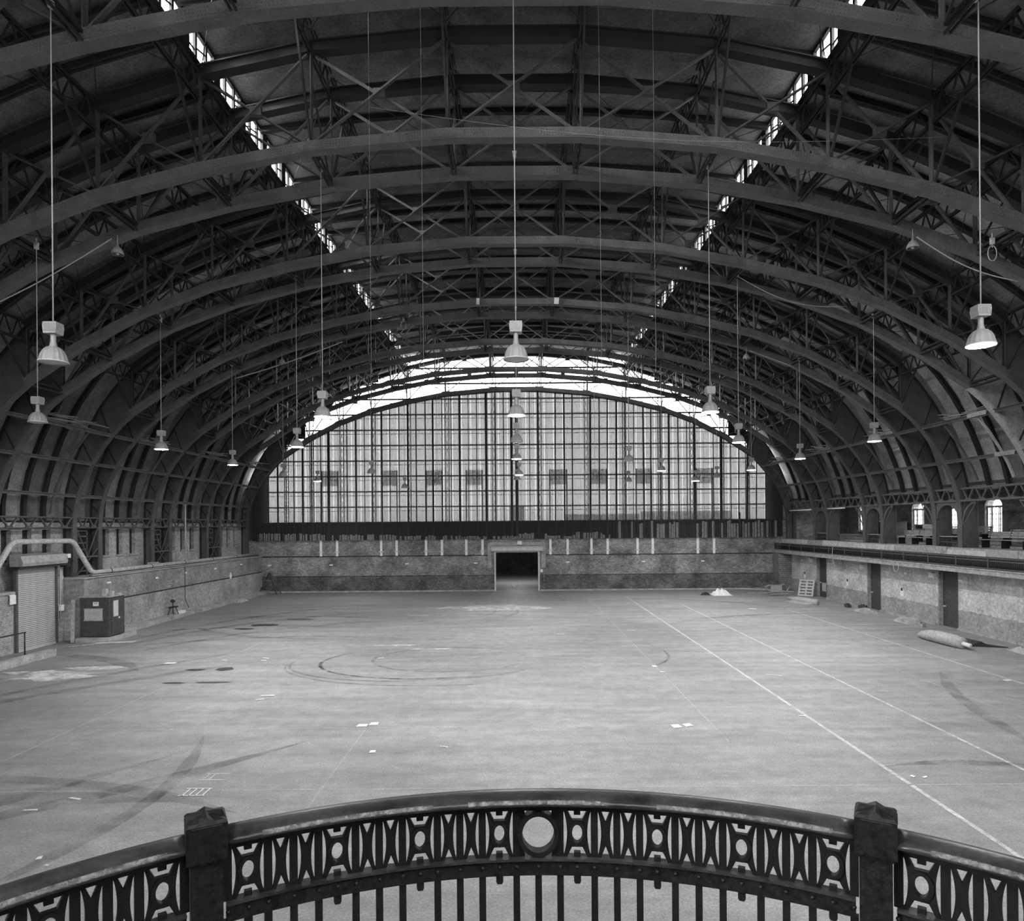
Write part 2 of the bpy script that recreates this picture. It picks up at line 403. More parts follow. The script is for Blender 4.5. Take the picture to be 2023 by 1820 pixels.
r_ = obj('rivets', meRv, truss); r_['kind'] = 'stuff'
for (x, z), (ux, uz) in zip(nodesL, nodesU):
    b = MB().beam((x, -0.05, z+0.2), (ux, -0.05, uz-0.1), 0.03, 0.09).beam((x, 0.05, z+0.2), (ux, 0.05, uz-0.1), 0.03, 0.09)
    obj('post', b.mesh('post', 'steel'), truss)
for k in range(len(nodesL)-1):
    for (a, c, y) in ((nodesL[k], nodesU[k+1], -0.07), (nodesL[k+1], nodesU[k], 0.07)):
        lo, hi = (a, c)
        d = Vector((hi[0]-lo[0], hi[1]-lo[1])).normalized()
        p = Vector(lo)+Vector((0, 0.16)); q = Vector(hi)-Vector((0, 0.08))
        p = p + d*0.18; q = q - d*0.15
        b = MB().beam((p.x, y, p.y), (q.x, y, q.y), 0.05, 0.11, (0, 1, 0))
        obj('diagonal', b.mesh('diagonal', 'steel'), truss)
    c = (Vector(nodesL[k])+Vector(nodesU[k])+Vector(nodesL[k+1])+Vector(nodesU[k+1]))/4
    obj('gusset', MB().beam((c.x-0.17, 0, c.y+0.03), (c.x+0.17, 0, c.y+0.03), 0.14, 0.26).mesh('gusset', 'steel'), truss)
for s in (-1, 1):
    inn, out = mirror(LEG_IN, s), mirror(LEG_OUT, s)
    b = MB()
    for k in range(len(inn)-1):
        b.prism([inn[k], inn[k+1], out[k+1], out[k]] if s > 0 else [inn[k], out[k], out[k+1], inn[k+1]],
                lambda x, z: (x, -0.012, z), lambda x, z: (x, 0.012, z))
    obj('leg_plate', b.mesh('leg_plate', 'steel'), truss)
    obj('leg_flange', MB().sweepxz(inn, -0.045, 0.045, -CW/2, CW/2).mesh('leg_flange', 'steel'), truss)
    obj('outer_flange', MB().sweepxz(out, -0.04, 0.04, -0.12, 0.12).mesh('outer_flange', 'steel_dark'), truss)
    for k in (0, 2, 4, 6, 8):
        b = MB().beam((inn[k][0], 0, inn[k][1]), (out[k][0], 0, out[k][1]), 0.14, 0.05, (0, 0, 1))
        obj('stiffener', b.mesh('stiffener', 'steel_dark'), truss)
for k, y in enumerate(TY):
    t = truss if k == 0 else copy_tree(truss)
    t.location = (0, y, 0)
    n = len(TY)-1-k
    if y == END:
        tag(t, 'dark steel end arch truss along which the pale strip curtain hangs', 'truss', 'arch trusses')
    else:
        tag(t, 'dark riveted steel arch truss, %s one out from the curtained end arch' % ORD[n-1], 'truss', 'arch trusses')

for t in bpy.data.objects:                                     # one leg is in paler steel than the rest
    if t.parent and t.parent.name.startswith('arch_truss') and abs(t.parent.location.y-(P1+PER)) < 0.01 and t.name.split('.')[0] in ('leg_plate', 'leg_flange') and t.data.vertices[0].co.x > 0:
        t.data = t.data.copy(); t.data.materials[0] = M['steel_pale']; t['label'] = 'pale steel'
# ------------------------------------------------------------------ roof
ceiling = thing('ceiling', 'dark arched board roof on steel rafters over the drill hall', 'ceiling', kind='structure')
RY = []                                                       # rafter positions
edges = [NEAR] + TY + [FAR]
for p in PAIRS: RY.append((p[0]+p[1])/2)
gaps = [(NEAR, PAIRS[0][0])] + [(a[1], b[0]) for a, b in zip(PAIRS, PAIRS[1:])] + [(PAIRS[-1][1], END)]
for a, b in gaps: RY += [a+(b-a)*k/4 for k in (1, 2, 3)]
RY.sort()
SEAMS = sorted(RY + TY + [NEAR, FAR])
MX = [-9.35+18.7*k/10 for k in range(11)]
mon = [(x, zmon(x)) for x in MX]
def deck_mesh(pts, L, mat):
    b = MB(); n = len(pts)
    b.sweepxz(pts, 0.0, 0.12, 0, L)
    return b.mesh('roof_panel', mat)
cache = {}
for a, b in zip(SEAMS, SEAMS[1:]):
    L = round(b-a, 3)
    for part, pts in (('l', [(-x, z) for x, z in reversed(DECK)]), ('m', mon), ('r', DECK_R)):
        mat = random.choice({'l': ['deck', 'deck', 'deck3', 'deck2'], 'm': ['deck', 'deck3', 'deck'], 'r': ['deck2', 'deck2', 'deck4', 'deck']}[part])  # boards picked paler on the gallery side
        key = (part, L, mat)
        if key not in cache: cache[key] = deck_mesh(pts, L-0.012, mat)
        obj('roof_panel', cache[key], ceiling, (0, a+0.006, 0))
rm = MB().sweepxz(mon, -0.24, -0.01, -0.035, 0.035).sweepxz(mon, -0.24, -0.20, -0.09, 0.09).mesh('rafter', 'steel_dark')
rr = MB().sweepxz(DECK_R, -0.24, -0.01, -0.035, 0.035).sweepxz(DECK_R, -0.24, -0.20, -0.10, 0.10).mesh('rafter', 'steel_dark')
dl = [(-x, z) for x, z in reversed(DECK)]
rl = MB().sweepxz(dl, -0.24, -0.01, -0.035, 0.035).sweepxz(dl, -0.24, -0.20, -0.10, 0.10).mesh('rafter', 'steel_dark')
for y in RY:
    for me in (rm, rr, rl): obj('rafter', me, ceiling, (0, y, 0))
# lattice purlins between the trusses at every panel point
def purlin_top(x):
    x = abs(x)
    if x < 9: return zmon(x) - 0.32
    pts = DECK
    for (a, b), (c, d) in zip(pts, pts[1:]):
        if a <= x <= c: return b+(d-b)*(x-a)/(c-a) - 0.34
    return 19.08
def purlin_mesh(L, drop, zlow=None):
    b = MB(); h = 0.78
    for z in (0, -h):
        for y in (-0.05, 0.05): b.beam((y, 0, z), (y, L, z), 0.04, 0.08)
    n = max(2, int(round(L/0.75)))
    for k in range(n):
        y0, y1 = L*k/n, L*(k+1)/n; ym = (y0+y1)/2
        b.beam((0, y0, -h), (0, ym, 0), 0.05, 0.035); b.beam((0, ym, 0), (0, y1, -h), 0.05, 0.035)
    if drop:
        for y0, y1 in ((0.0, 1.25), (L, L-1.25)):
            b.beam((0, y0, -drop), (0, y1, -h), 0.06, 0.09)
    return b.mesh('lattice_purlin', 'steel_dark')
pc = {}
for i, (x, z) in enumerate(LN):
    drop = purlin_top(x)-z-0.3
    for s in (-1, 1):
        for a, b in gaps + PAIRS + [(END, FAR)]:
            L = round(b-a-0.3, 3)
            if L < 0.5: continue
            wide = (b-a) > 3
            key = (i, L)
            if key not in pc: pc[key] = purlin_mesh(L, drop if wide else 0)
            obj('lattice_purlin', pc[key], ceiling, (s*x, a+0.15, purlin_top(x)))
sm = MB()
for y in (-0.06, 0.06): sm.beam((y, 0.15, 0.18), (y, 1.95, 0.18), 0.04, 0.08).beam((y, 0.15, -0.0), (y, 1.95, -0.0), 0.04, 0.06)
for k in range(3):
    sm.beam((0, 0.15+0.6*k, 0), (0, 0.75+0.6*k, 0.18), 0.12, 0.02)
sm = sm.mesh('lower_strut', 'steel_dark')
xs = MB(); 
for (x, z) in nodesL:
    for a, b in PAIRS: obj('lower_strut', sm, ceiling, (x, a, z))
for i, ((x, z), (ux, uz)) in enumerate(zip(LN, UN)):                         # crossed sway braces inside each pair
    m_ = MB().beam((0.03, 0.15, z+0.25), (0.03, 1.95, uz-0.9), 0.05, 0.05).beam((-0.03, 0.15, uz-0.9), (-0.03, 1.95, z+0.25), 0.05, 0.05).mesh('sway_brace', 'steel_dark')
    for s in (-1, 1):
        for a, b in PAIRS: obj('sway_brace', m_, ceiling, (s*x, a, 0))
# thin crossed tie rods under the deck
U2 = [(x, purlin_top(x)-0.06) for x, _ in [(-q, 0) for q, _ in reversed(LN)] + LN]
for k in range(len(U2)-1):
    (x0, z0), (x1, z1) = U2[k], U2[k+1]
    L = 5.22
    m_ = MB().tube([(x0, 0, z0), (x1, L, z1)], 0.014, 4).tube([(x0, L, z0), (x1, 0, z1)], 0.014, 4).mesh('tie_rod', 'steel_dark')
    for a, b in gaps[1:]: obj('tie_rod', m_, ceiling, (0, a, 0))
# clerestory glazing along both edges of the raised middle roof
for s, nm in ((-1, 'window_1'), (1, 'window_2')):
    w = thing(nm, 'clerestory strip of small panes along the %s edge of the raised roof' % ('roller-door side' if s < 0 else 'gallery side'), 'window', kind='structure')
    X = s*9.37
    obj('sill_rail', MB().box(X-0.05, X+0.05, NEAR, FAR, 19.40, 19.50).mesh('sill_rail', 'steel_dark'), w)
    obj('head_rail', MB().box(X-0.05, X+0.05, NEAR, FAR, 20.28, 20.42).mesh('head_rail', 'steel_dark'), w)
    n = 92; st = (FAR-NEAR)/n
    pane = MB().box(-0.004, 0.004, 0.03, st-0.03, 19.5, 20.28).mesh('pane', 'glass')
    mul = MB().box(-0.04, 0.04, -0.06, 0.06, 19.5, 20.28).beam((0, 0, 19.8), (0, st, 20.0), 0.03, 0.05).mesh('mullion', 'steel_dark')
    wide_ = MB().box(-0.06, 0.06, -0.22, 0.22, 19.5, 20.28).beam((0, 0, 19.7), (0, st, 19.7), 0.03, 0.05).mesh('mullion', 'steel_dark')
    for k in range(n):
        y = NEAR+st*k
        obj('pane', pane, w, (X, y, 0)); obj('mullion', wide_ if k % 3 == 0 else mul, w, (X, y, 0))
# long girts tying the arch legs, messy lath stacked on the top ones
for s in (-1, 1):
    for (x, z) in ([(22.76,7.4),(22.0,9.05),(20.95,10.5)] if s < 0 else [(22.15,8.78),(20.9,10.55)]):
        for a, b in gaps+PAIRS:
            L = b-a-0.36
            key = ('girt', round(L, 2))
            if key not in pc: pc[key] = MB().box(-0.10, 0.10, 0, L, -0.02, 0.02).box(-0.02, 0.02, 0, L, -0.14, 0.0).mesh('girt', 'steel')
            obj('girt', pc[key], ceiling, (s*x, a+0.18, z))
    for a, b in gaps[1:]:
        q = MB()
        for k in range(26):
            y = a+0.3+random.random()*(b-a-2.2); x = s*(21.0+random.random()*1.0); z = 10.6+random.random()*0.35
            ang = random.uniform(-0.5, 0.5); ll = random.uniform(0.8, 1.8)
            q.beam((x, y, z), (x+ang*0.5, y+ll, z+random.uniform(-0.15, 0.25)), 0.07, 0.03)
        o_ = obj('loose_lath', q.mesh('loose_lath', 'wood'), ceiling); o_['kind'] = 'stuff'

for s in (-1, 1):                                             # slender ribs between the legs, one per bay
    rib = [(s*x, z) for x, z in LEG_IN if 10.6 > z > (6.2 if s < 0 else 7.2)]
    rm_ = MB().sweepxz(rib, -0.04, 0.04, -0.05, 0.05).mesh('intermediate_rib', 'steel')
    for a, b in gaps[1:]: obj('intermediate_rib', rm_, ceiling, (0, b-1.78, 0))
    if s > 0:
        rp_ = rm_.copy(); rp_.materials[0] = M['steel_pale']
        o_ = obj('intermediate_rib', rp_, ceiling, (0, 30.0, 0)); o_['label'] = 'pale rib'
        for (x, z) in ((22.12, 8.80), (20.87, 10.57)):
            o_ = obj('girt_sleeve', MB().box(-0.12, 0.12, 0, 1.2, -0.03, 0.03).box(-0.13, -0.1, 0, 1.2, -0.16, 0.03).mesh('girt_sleeve', 'steel_pale'), ceiling, (x, 29.1, z)); o_['label'] = 'pale girt piece'

# ------------------------------------------------------------------ lattice girders along both sides
def girder(L, h, n):
    b = MB()
    for z in (0, -h):
        b.box(-0.08, 0.08, 0, L, z-0.02, z+0.02); b.box(-0.09, -0.06, 0, L, z-0.05, z+0.05)
    for k in range(n):
        y0, y1 = L*k/n, L*(k+1)/n; ym = (y0+y1)/2
        b.beam((0, y0+0.08, 0), (0, ym, -h), 0.07, 0.06); b.beam((0, ym, -h), (0, y1-0.08, 0), 0.07, 0.06)
        b.box(-0.03, 0.03, ym-0.2, ym+0.2, -h, -h+0.12)
    return b.mesh('lattice_girder', 'steel')

# ------------------------------------------------------------------ left side
wl_ = thing('wall_left', 'long brick wall on the roller-door side, low ledge in front of dark windows', 'wall', kind='structure')
obj('low_wall', MB().box(-23.5, -21.95, 33.3, 56.5, 0, 3.1).mesh('low_wall', 'brick_left'), wl_)
obj('coping', MB().box(-23.4, -21.88, 33.25, 56.5, 3.1, 3.16).mesh('coping', 'concrete'), wl_)
obj('ledge_line', MB().box(-21.97, -21.925, 34.2, 56.4, 1.78, 1.84).mesh('ledge_line', 'steel_dark'), wl_)
# the upper wall with three narrow boarded windows in every bay
up = MB(); wins = []
ys = []
for a, b in gaps:
    if b < 10: continue
    c = (a+b)/2
    for k in (-1, 0, 1): ys.append(c+k*1.3)
cur = NEAR
for y in ys:
    up.box(-24.0, -23.5, cur, y-0.3, 0, 6.0); up.box(-24.0, -23.5, y-0.3, y+0.3, 0, 4.12); up.box(-24.0, -23.5, y-0.3, y+0.3, 5.62, 6.0)
    cur = y+0.3
up.box(-24.0, -23.5, cur, FAR, 0, 6.0)
obj('upper_wall', up.mesh('upper_wall', 'brick_left_up'), wl_)
bd = MB().box(-0.03, 0.03, -0.3, 0.3, 4.12, 5.62).mesh('boarded_window', 'black')
sl = MB().box(-0.05, 0.06, -0.36, 0.36, 4.02, 4.12).mesh('window_sill', 'concrete')
for y in ys:
    obj('boarded_window', bd, wl_, (-23.75, y, 0)); obj('window_sill', sl, wl_, (-23.48, y, 0))
obj('eaves_board', MB().box(-24.2, -23.5, NEAR, FAR, 5.98, 6.06).mesh('eaves_board', 'dark_wood'), wl_)
for a, b in gaps+PAIRS:
    L = round(b-a-0.36, 2); key = ('gl', L)
    if key not in pc: pc[key] = girder(L, 0.52, 4 if L > 3 else 2)
    obj('lattice_girder', pc[key], wl_, (-22.95, a+0.18, 6.22))
# crossed bracing and rungs between the twin legs
lad = MB()
lad.beam((0, 0.18, 3.2), (0, 1.92, 4.6), 0.03, 0.06).beam((0, 1.92, 3.2), (0, 0.18, 4.6), 0.03, 0.06)
lad.beam((0, 0.18, 4.15), (0, 1.92, 4.15), 0.04, 0.08)
lad.beam((0, 0.18, 5.7), (0, 1.05, 4.15), 0.03, 0.06).beam((0, 1.92, 5.7), (0, 1.05, 4.15), 0.03, 0.06)
for z in (3.35, 4.5, 4.85, 5.2, 5.5): lad.box(-0.24, -0.2, 0.55, 1.35, z, z+0.08)
lad.box(-0.24, -0.2, 0.52, 0.6, 3.16, 5.7).box(-0.24, -0.2, 1.3, 1.38, 3.16, 5.7)
lad = lad.mesh('leg_bracing', 'steel')
bk = MB().box(-0.02, 0.02, 0.17, 1.93, 3.16, 5.75).mesh('bracing_backing', 'black')
for a, b in PAIRS[2:]:
    obj('leg_bracing', lad, wl_, (-23.0, a, 0)); obj('bracing_backing', bk, wl_, (-23.42, a, 0))
# wall around the roller door, nearer than the low wall
obj('door_wall', MB().box(-23.5, -22.98, NEAR, 30.1, 0, 2.7).box(-23.5, -22.98, 32.62, 33.3, 0, 3.3).mesh('door_wall', 'brick_left_up'), wl_)
obj('wall_cap', MB().box(-23.55, -22.9, NEAR, 30.08, 2.7, 2.82).mesh('wall_cap', 'concrete'), wl_)
d1 = thing('door_1', 'tall pale corrugated roller shutter door under a big lagged pipe', 'door', (-22.95, 31.35, 0), kind='structure')
slat = MB().prism([(-1.25, 0.0), (-1.25, 0.085), (1.25, 0.085), (1.25, 0.0)], lambda y, z: (0.0, y, z), lambda y, z: (0.03 if 0.01 < z < 0.08 else 0.028, y, z))
slat = MB()
for (x0, z0), (x1, z1) in (((0.0, 0), (0.035, 0.03)), ((0.035, 0.03), (0.035, 0.055)), ((0.035, 0.055), (0.0, 0.09))):
    slat.quad((x0, -1.25, z0), (x0, 1.25, z0), (x1, 1.25, z1), (x1, -1.25, z1))
slat = slat.mesh('slat', 'shutter')
for k in range(43): obj('slat', slat, d1, (0, 0, 0.04+0.09*k))
obj('bottom_bar', MB().box(-0.02, 0.06, -1.25, 1.25, 0, 0.06).mesh('bottom_bar', 'pale_metal'), d1)
obj('guide', MB().box(-0.05, 0.09, -1.36, -1.24, 0, 4.0).mesh('guide', 'steel'), d1)
obj('guide', MB().box(-0.05, 0.09, 1.24, 1.36, 0, 4.0).mesh('guide', 'steel'), d1)
hood = MB().prism([(-0.1, 3.95), (0.48, 3.95), (0.52, 4.1), (0.4, 4.42), (-0.1, 4.5)], lambda x, z: (x, -1.5, z), lambda x, z: (x, 1.5, z))
obj('hood', hood.mesh('hood', 'dull_metal'), d1)
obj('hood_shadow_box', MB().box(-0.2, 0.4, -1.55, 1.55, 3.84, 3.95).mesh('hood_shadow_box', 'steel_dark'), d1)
obj('motor', MB().box(0.05, 0.4, 1.58, 1.85, 3.75, 4.2).mesh('motor', 'black'), d1)
obj('motor_cover', MB().box(0.3, 0.45, 1.6, 1.8, 4.2, 4.4).mesh('motor_cover', 'white'), d1)

cv = []
def bend(pts, r=0.35, n=5):
    out = [Vector(pts[0])]
    for a, b, c in zip(pts, pts[1:], pts[2:]):
        a, b, c = Vector(a), Vector(b), Vector(c); p = b+(a-b).normalized()*r; q = b+(c-b).normalized()*r
        for k in range(n+1):
            t = k/n; out.append(p*(1-t)**2 + b*2*t*(1-t) + q*t*t)
    out.append(Vector(pts[-1])); return out
pp = bend([(-22.3,24.5,3.3),(-22.3,27.6,3.3),(-22.3,29.05,5.1),(-22.3,33.0,5.05),(-22.3,34.45,3.34),(-22.3,56.4,3.34)], 0.3)
pipe = thing('lagged_pipe', 'thick pale lagged pipe arching over the roller door and along the ledge', 'pipe')
obj('pipe_run', MB().tube(pp, 0.125, 12).mesh('pipe_run', 'pipe', True), pipe)
for y in (36, 40, 44, 48, 52): obj('strap', MB().tube([(-22.3, y-0.03, 3.34), (-22.3, y+0.03, 3.34)], 0.14, 12).mesh('strap', 'steel_dark', True), pipe)
for i, (dx, dz, r) in enumerate(((0.17,0.0,0.025),(0.25,-0.01,0.02),(0.32,0.01,0.02))):
    pts = [(-22.3+dx, 34.0+k*2.2, 3.2+dz+0.02*math.sin(k*1.7+i)) for k in range(11)]
    tag(obj('service_cable', MB().tube(pts, r, 6).mesh('service_cable', ['black', 'steel', 'pale_metal'][i], True)),
        ['black cable bundle on the ledge beside the lagged pipe', 'dark conduit on the ledge edge beside the lagged pipe', 'pale thin conduit along the ledge edge of the low wall'][i], 'cable')

# booth on the kerb
kb = thing('trim_1', 'broken concrete kerb along the foot of the low brick wall', 'kerb', kind='structure')
kp = MB(); y = 32.6
while y < 56:
    L = random.uniform(1.2, 2.6); x1 = -21.2+random.uniform(-0.05, 0.05) if y > 34.6 else -20.3
    obj('kerb_stone', MB().box(-21.95, x1, y, min(y+L, 56.3)-0.02, 0, 0.22+random.uniform(-0.03, 0.03)).mesh('kerb_stone', 'concrete'), kb); y += L
BZ = 0.25
bt = thing('ticket_booth', 'small dark plywood booth with a pale window panel against the low wall', 'booth', (-21.9, 32.9, BZ))
obj('carcass', MB().box(0, 1.45, 0, 1.3, 0, 1.95).mesh('carcass', 'dark_wood'), bt)
obj('roof_slab', MB().box(-0.15, 1.5, -0.04, 1.34, 1.95, 2.0).mesh('roof_slab', 'wood'), bt)
obj('window_panel', MB().box(0.22, 1.13, -0.02, 0.0, 0.82, 1.38).mesh('window_panel', 'card'), bt)
obj('window_trim', MB().box(0.18, 1.17, -0.03, -0.005, 0.78, 0.82).box(0.18, 1.17, -0.03, -0.005, 1.38, 1.41).mesh('window_trim', 'wood'), bt)
sg = obj('notice', MB().box(0.66, 0.94, -0.015, 0, 1.53, 1.73).mesh('notice', 'white'), bt)
obj('notice_text', MB().box(0.70, 0.90, -0.018, -0.015, 1.67, 1.69).box(0.71, 0.89, -0.018, -0.015, 1.63, 1.645).mesh('notice_text', 'black'), sg)
dr = obj('booth_door', MB().box(1.45, 1.475, 0.18, 0.95, 0.03, 1.9).mesh('booth_door', 'dark_wood'), bt)
obj('door_pane', MB().box(1.475, 1.485, 0.32, 0.72, 0.95, 1.75).mesh('door_pane', 'pale_metal'), dr)
obj('knob', MB().box(1.475, 1.52, 0.74, 0.8, 0.82, 0.9).mesh('knob', 'white'), dr)
for i, (x, y, w, d, h) in enumerate(((-20.85,33.25,0.2,0.2,0.36),(-20.55,33.3,0.16,0.16,0.24),(-20.62,33.9,0.3,0.2,0.08))):
    b_ = tag(obj('carton', MB().box(-w/2, w/2, -d/2, d/2, 0, h).box(-w/2-0.005, w/2+0.005, -0.02, 0.02, h-0.004, h+0.004).mesh('carton', 'card'), None, (x, y, BZ+2.0)),
        ['tall carton standing on the booth roof', 'short carton next to the tall one on the booth roof', 'flat packet lying on the booth roof edge'][i], 'box')
tag(obj('leaning_plank', MB().beam((-22.02, 32.5, 0.03), (-22.2, 32.85, 2.1), 0.16, 0.03).mesh('leaning_plank', 'wood')), 'pale plank leaning upright between the booth and brick pier', 'plank')
tag(obj('floor_sheet', MB().quad((-20.9,32.2,0.06),(-19.2,32.7,0.06),(-19.2,33.05,0.06),(-20.4,32.75,0.06)) or MB().mesh('x','card')) if False else
    obj('floor_sheet', MB().box(-0.9, 0.9, -0.2, 0.2, 0, 0.02).mesh('floor_sheet', 'pale_wood'), None, (-19.9, 32.5, 0.0135), (0, 0, 0.2)), 'pale thin board lying flat on the floor before the booth', 'board')
tag(obj('floor_batten', MB().beam((-21.6,31.2,0.034), (-20.6,32.0,0.034), 0.1, 0.04).mesh('floor_batten', 'wood')), 'narrow batten dropped on the floor between roller door and booth', 'batten')
# conduit, boxes on the pier between roller door and booth
cd = thing('wall_conduit', 'two upright conduits with control boxes on the pier beside the roller door', 'conduit', (-22.9, 32.95, 0))
obj('conduit_pipe', MB().tube([(0,0.0,1.0),(0,0.0,4.2)], 0.025, 6).mesh('conduit_pipe', 'pale_metal', True), cd)
obj('conduit_pipe', MB().tube([(0,0.1,1.9),(0,0.1,4.2)], 0.025, 6).mesh('conduit_pipe', 'pale_metal', True), cd)
obj('control_box', MB().box(-0.05, 0.1, -0.08, 0.12, 1.55, 1.85).mesh('control_box', 'white'), cd)
obj('control_box', MB().box(-0.05, 0.1, 0.16, 0.3, 1.6, 1.85).mesh('control_box', 'dull_metal'), cd)
tag(obj('notice_board', MB().box(-0.01, 0.03, -0.2, 0.2, -0.2, 0.2).box(-0.02, 0.0, -0.22, 0.22, 0.2, 0.24).mesh('notice_board', 'white'), None, (-22.9, 29.85, 2.45)), 'white box fixed to the wall beside the roller shutter edge', 'box')
sg = thing('barrier_rail', 'dark pipe barrier rail beside the roller door', 'railing', (-21.6, 28.0, 0))
obj('top_rail', MB().tube([(-0.5,-2.0,1.05),(-0.4,1.4,1.05)], 0.03, 6).mesh('top_rail', 'steel_dark', True), sg)
for y in (-2.0, -0.3, 1.4): obj('upright', MB().tube([(-0.45,y,0),(-0.45,y,1.05)], 0.03, 6).mesh('upright', 'steel_dark', True), sg)
kerb2 = tag(obj('kerb_block', MB().box(-0.18, 0.18, -2.2, 2.2, 0, 0.3).box(-0.2, -0.05, -2.2, 2.2, 0, 0.18).mesh('kerb_block', 'concrete'), None, (-20.85, 27.2, 0), (0, 0, -0.02)), 'long concrete wheel kerb on the floor before the roller door', 'kerb')
# small things along the left wall
for i, (y, z) in enumerate(((35.3,2.75),(40.0,2.62),(43.45,2.68),(47.74,2.66),(52.2,2.7))):
    tag(obj('wall_plate', MB().box(0, 0.05, -0.14, 0.14, -0.05, 0.05).box(0.05, 0.07, -0.1, 0.1, -0.03, 0.03).mesh('wall_plate', 'white'), None, (-21.95, y, z)),
        'small white plate on the low wall below the pipe, %s from the booth' % ORD[i], 'plate', 'white plates on the low wall')
tag(obj('call_point', MB().box(0, 0.05, -0.14, 0.14, -0.22, 0.1).box(0, 0.055, -0.06, 0.06, 0.1, 0.25).mesh('call_point', 'white'), None, (-21.95, 50.25, 1.95)), 'white notice card on the low wall near the curtain end', 'sign')
wr_ = thing('wall_writing', 'four short lines of faded whitish writing on the low wall', 'writing', (-21.945, 41.5, 2.0))
for k in range(4): obj('writing_line', MB().box(0, 0.004, -0.28+0.04*(k % 2), 0.30-0.06*(k % 3), 0.28-0.16*k, 0.32-0.16*k).mesh('writing_line', 'dust'), wr_)
hc = thing('hand_cart', 'small black wheeled stand against the low wall kerb', 'stand', (-21.55, 41.1, 0.22))
for a in ((-0.18,-0.25),(0.18,-0.25),(-0.18,0.3),(0.18,0.3)): obj('leg', MB().beam((a[0], a[1], 0), (a[0]*0.4, a[1]*0.5, 0.55), 0.04, 0.04).mesh('leg', 'black'), hc)
obj('shelf', MB().box(-0.15, 0.15, -0.3, 0.4, 0.45, 0.52).mesh('shelf', 'black'), hc)
obj('head', MB().lathe([(0.0,0.75),(0.13,0.8),(0.15,0.88),(0.1,0.95),(0,0.97)], 10).tube([(0,0,0.5),(0,0,0.8)], 0.025, 6).mesh('head', 'black', True), hc)
tag(obj('white_slab', MB().box(-0.15, 0.15, -0.3, 0.3, 0, 0.15).box(-0.13, 0.13, -0.28, 0.28, 0.15, 0.17).mesh('white_slab', 'white'), None, (-21.45, 41.9, 0.22)), 'white foam slab beside the small black stand', 'slab')
tag(obj('ledge_block', MB().box(-0.2, 0.2, -0.3, 0.3, 0, 0.36).box(-0.18, 0.18, -0.02, 0.02, 0.36, 0.365).mesh('ledge_block', 'card'), None, (-22.75, 41.1, 3.16)), 'pale carton standing on the ledge behind the lagged pipe', 'box')
dp = MB().tube([(-22.8,45.6,3.2),(-22.8,45.6,4.4),(-22.8,45.2,4.65),(-22.8,45.2,7.3)], 0.045, 8)
tag(obj('down_pipe', dp.mesh('down_pipe', 'pale_metal', True)), 'pale kinked drain pipe crossing the lattice girder above the ledge', 'pipe')
lb = thing('trestle_ladder', 'tall wooden trestle leaning in the corner beside the end wall', 'trestle', (-20.9, 55.3, 0))
for x0, x1, y0 in ((-0.95, 0.0, 0.3), (0.75, 0.05, -0.35), (0.95, 0.1, 0.25)):
    obj('leg', MB().beam((x0, y0, 0), (x1, 0.0, 1.75), 0.08, 0.08).mesh('leg', 'dark_wood'), lb)
obj('rung', MB().beam((-0.35, 0.12, 1.15), (0.35, -0.1, 1.15), 0.05, 0.06).mesh('rung', 'wood'), lb)
obj('cap', MB().box(-0.08, 0.16, -0.08, 0.08, 1.72, 1.84).mesh('cap', 'dark_wood'), lb)
cabs = MB().tube([(-21.9, 43.3, 3.1), (-21.9, 43.32, 2.2), (-21.88, 43.25, 1.0), (-21.8, 43.6, 0.35)], 0.02, 6)
tag(obj('hanging_cable', cabs.mesh('hanging_cable', 'black', True)), 'black cable dangling down the low wall from the ledge', 'cable')

# ------------------------------------------------------------------ right side: recessed brick wall under the gallery
wr2 = thing('wall_right', 'pale brick wall recessed under the spectators gallery', 'wall', kind='structure')
doorY = [(p[0]+p[1])/2 for p in PAIRS]
b = MB(); cur = NEAR
for y in doorY:
    b.box(23.0, 23.5, cur, y-0.8, 0, 3.2); cur = y+0.8
b.box(23.0, 23.5, cur, 57, 0, 3.2)
obj('brick_face', b.mesh('brick_face', 'brick_right'), wr2)
obj('backing', MB().box(23.5, 23.7, NEAR, 57, 0, 3.2).mesh('backing', 'black'), wr2)
obj('plinth', MB().box(22.88, 23.0, 36.1, 41.6, 0, 0.12).box(22.88, 23.0, 43.4, 48.9, 0, 0.12).box(22.88, 23.0, 28.8, 34.3, 0, 0.12).mesh('plinth', 'concrete'), wr2)
obj('end_pier', MB().box(21.9, 23.0, 55.2, 56.5, 0, 3.1).mesh('end_pier', 'brick_gal'), wr2)
for k, y in enumerate(doorY):
    if y < 20: continue
    d = thing('door_%d' % (k+2), 'dark double-height door in the pale wall under the %s truss pair from the curtain' % ORD[len(doorY)-1-k], 'door', (23.22, y, 0), kind='structure')
    obj('door_leaf', MB().box(0, 0.06, -0.78, 0.78, 0, 3.1).mesh('door_leaf', 'dark_wood'), d)
    obj('door_rail', MB().box(-0.012, 0, -0.78, 0.78, 1.5, 1.56).mesh('door_rail', 'dark_wood'), d)
    obj('jamb', MB().box(-0.22, 0.02, 0.74, 0.82, 0, 3.1).mesh('jamb', 'wood'), d)
    obj('jamb', MB().box(-0.22, 0.02, -0.82, -0.74, 0, 3.1).mesh('jamb', 'steel'), d)
    obj('door_handle', MB().box(-0.08, 0, 0.5, 0.62, 1.05, 1.12).mesh('door_handle', 'pale_metal'), d)
    if abs(y-doorY[-1]) < 0.1:
        obj('door_poster', MB().box(-0.02, -0.002, -0.35, 0.35, 0.45, 1.1).mesh('door_poster', 'card'), d)
gal = thing('floor_gallery', 'spectators gallery deck with timber edge beam and stepped tiers', 'gallery', kind='structure')
obj('deck_slab', MB().box(22.0, 28.2, NEAR, 57, 3.16, 3.4).mesh('deck_slab', 'dark_wood'), gal)
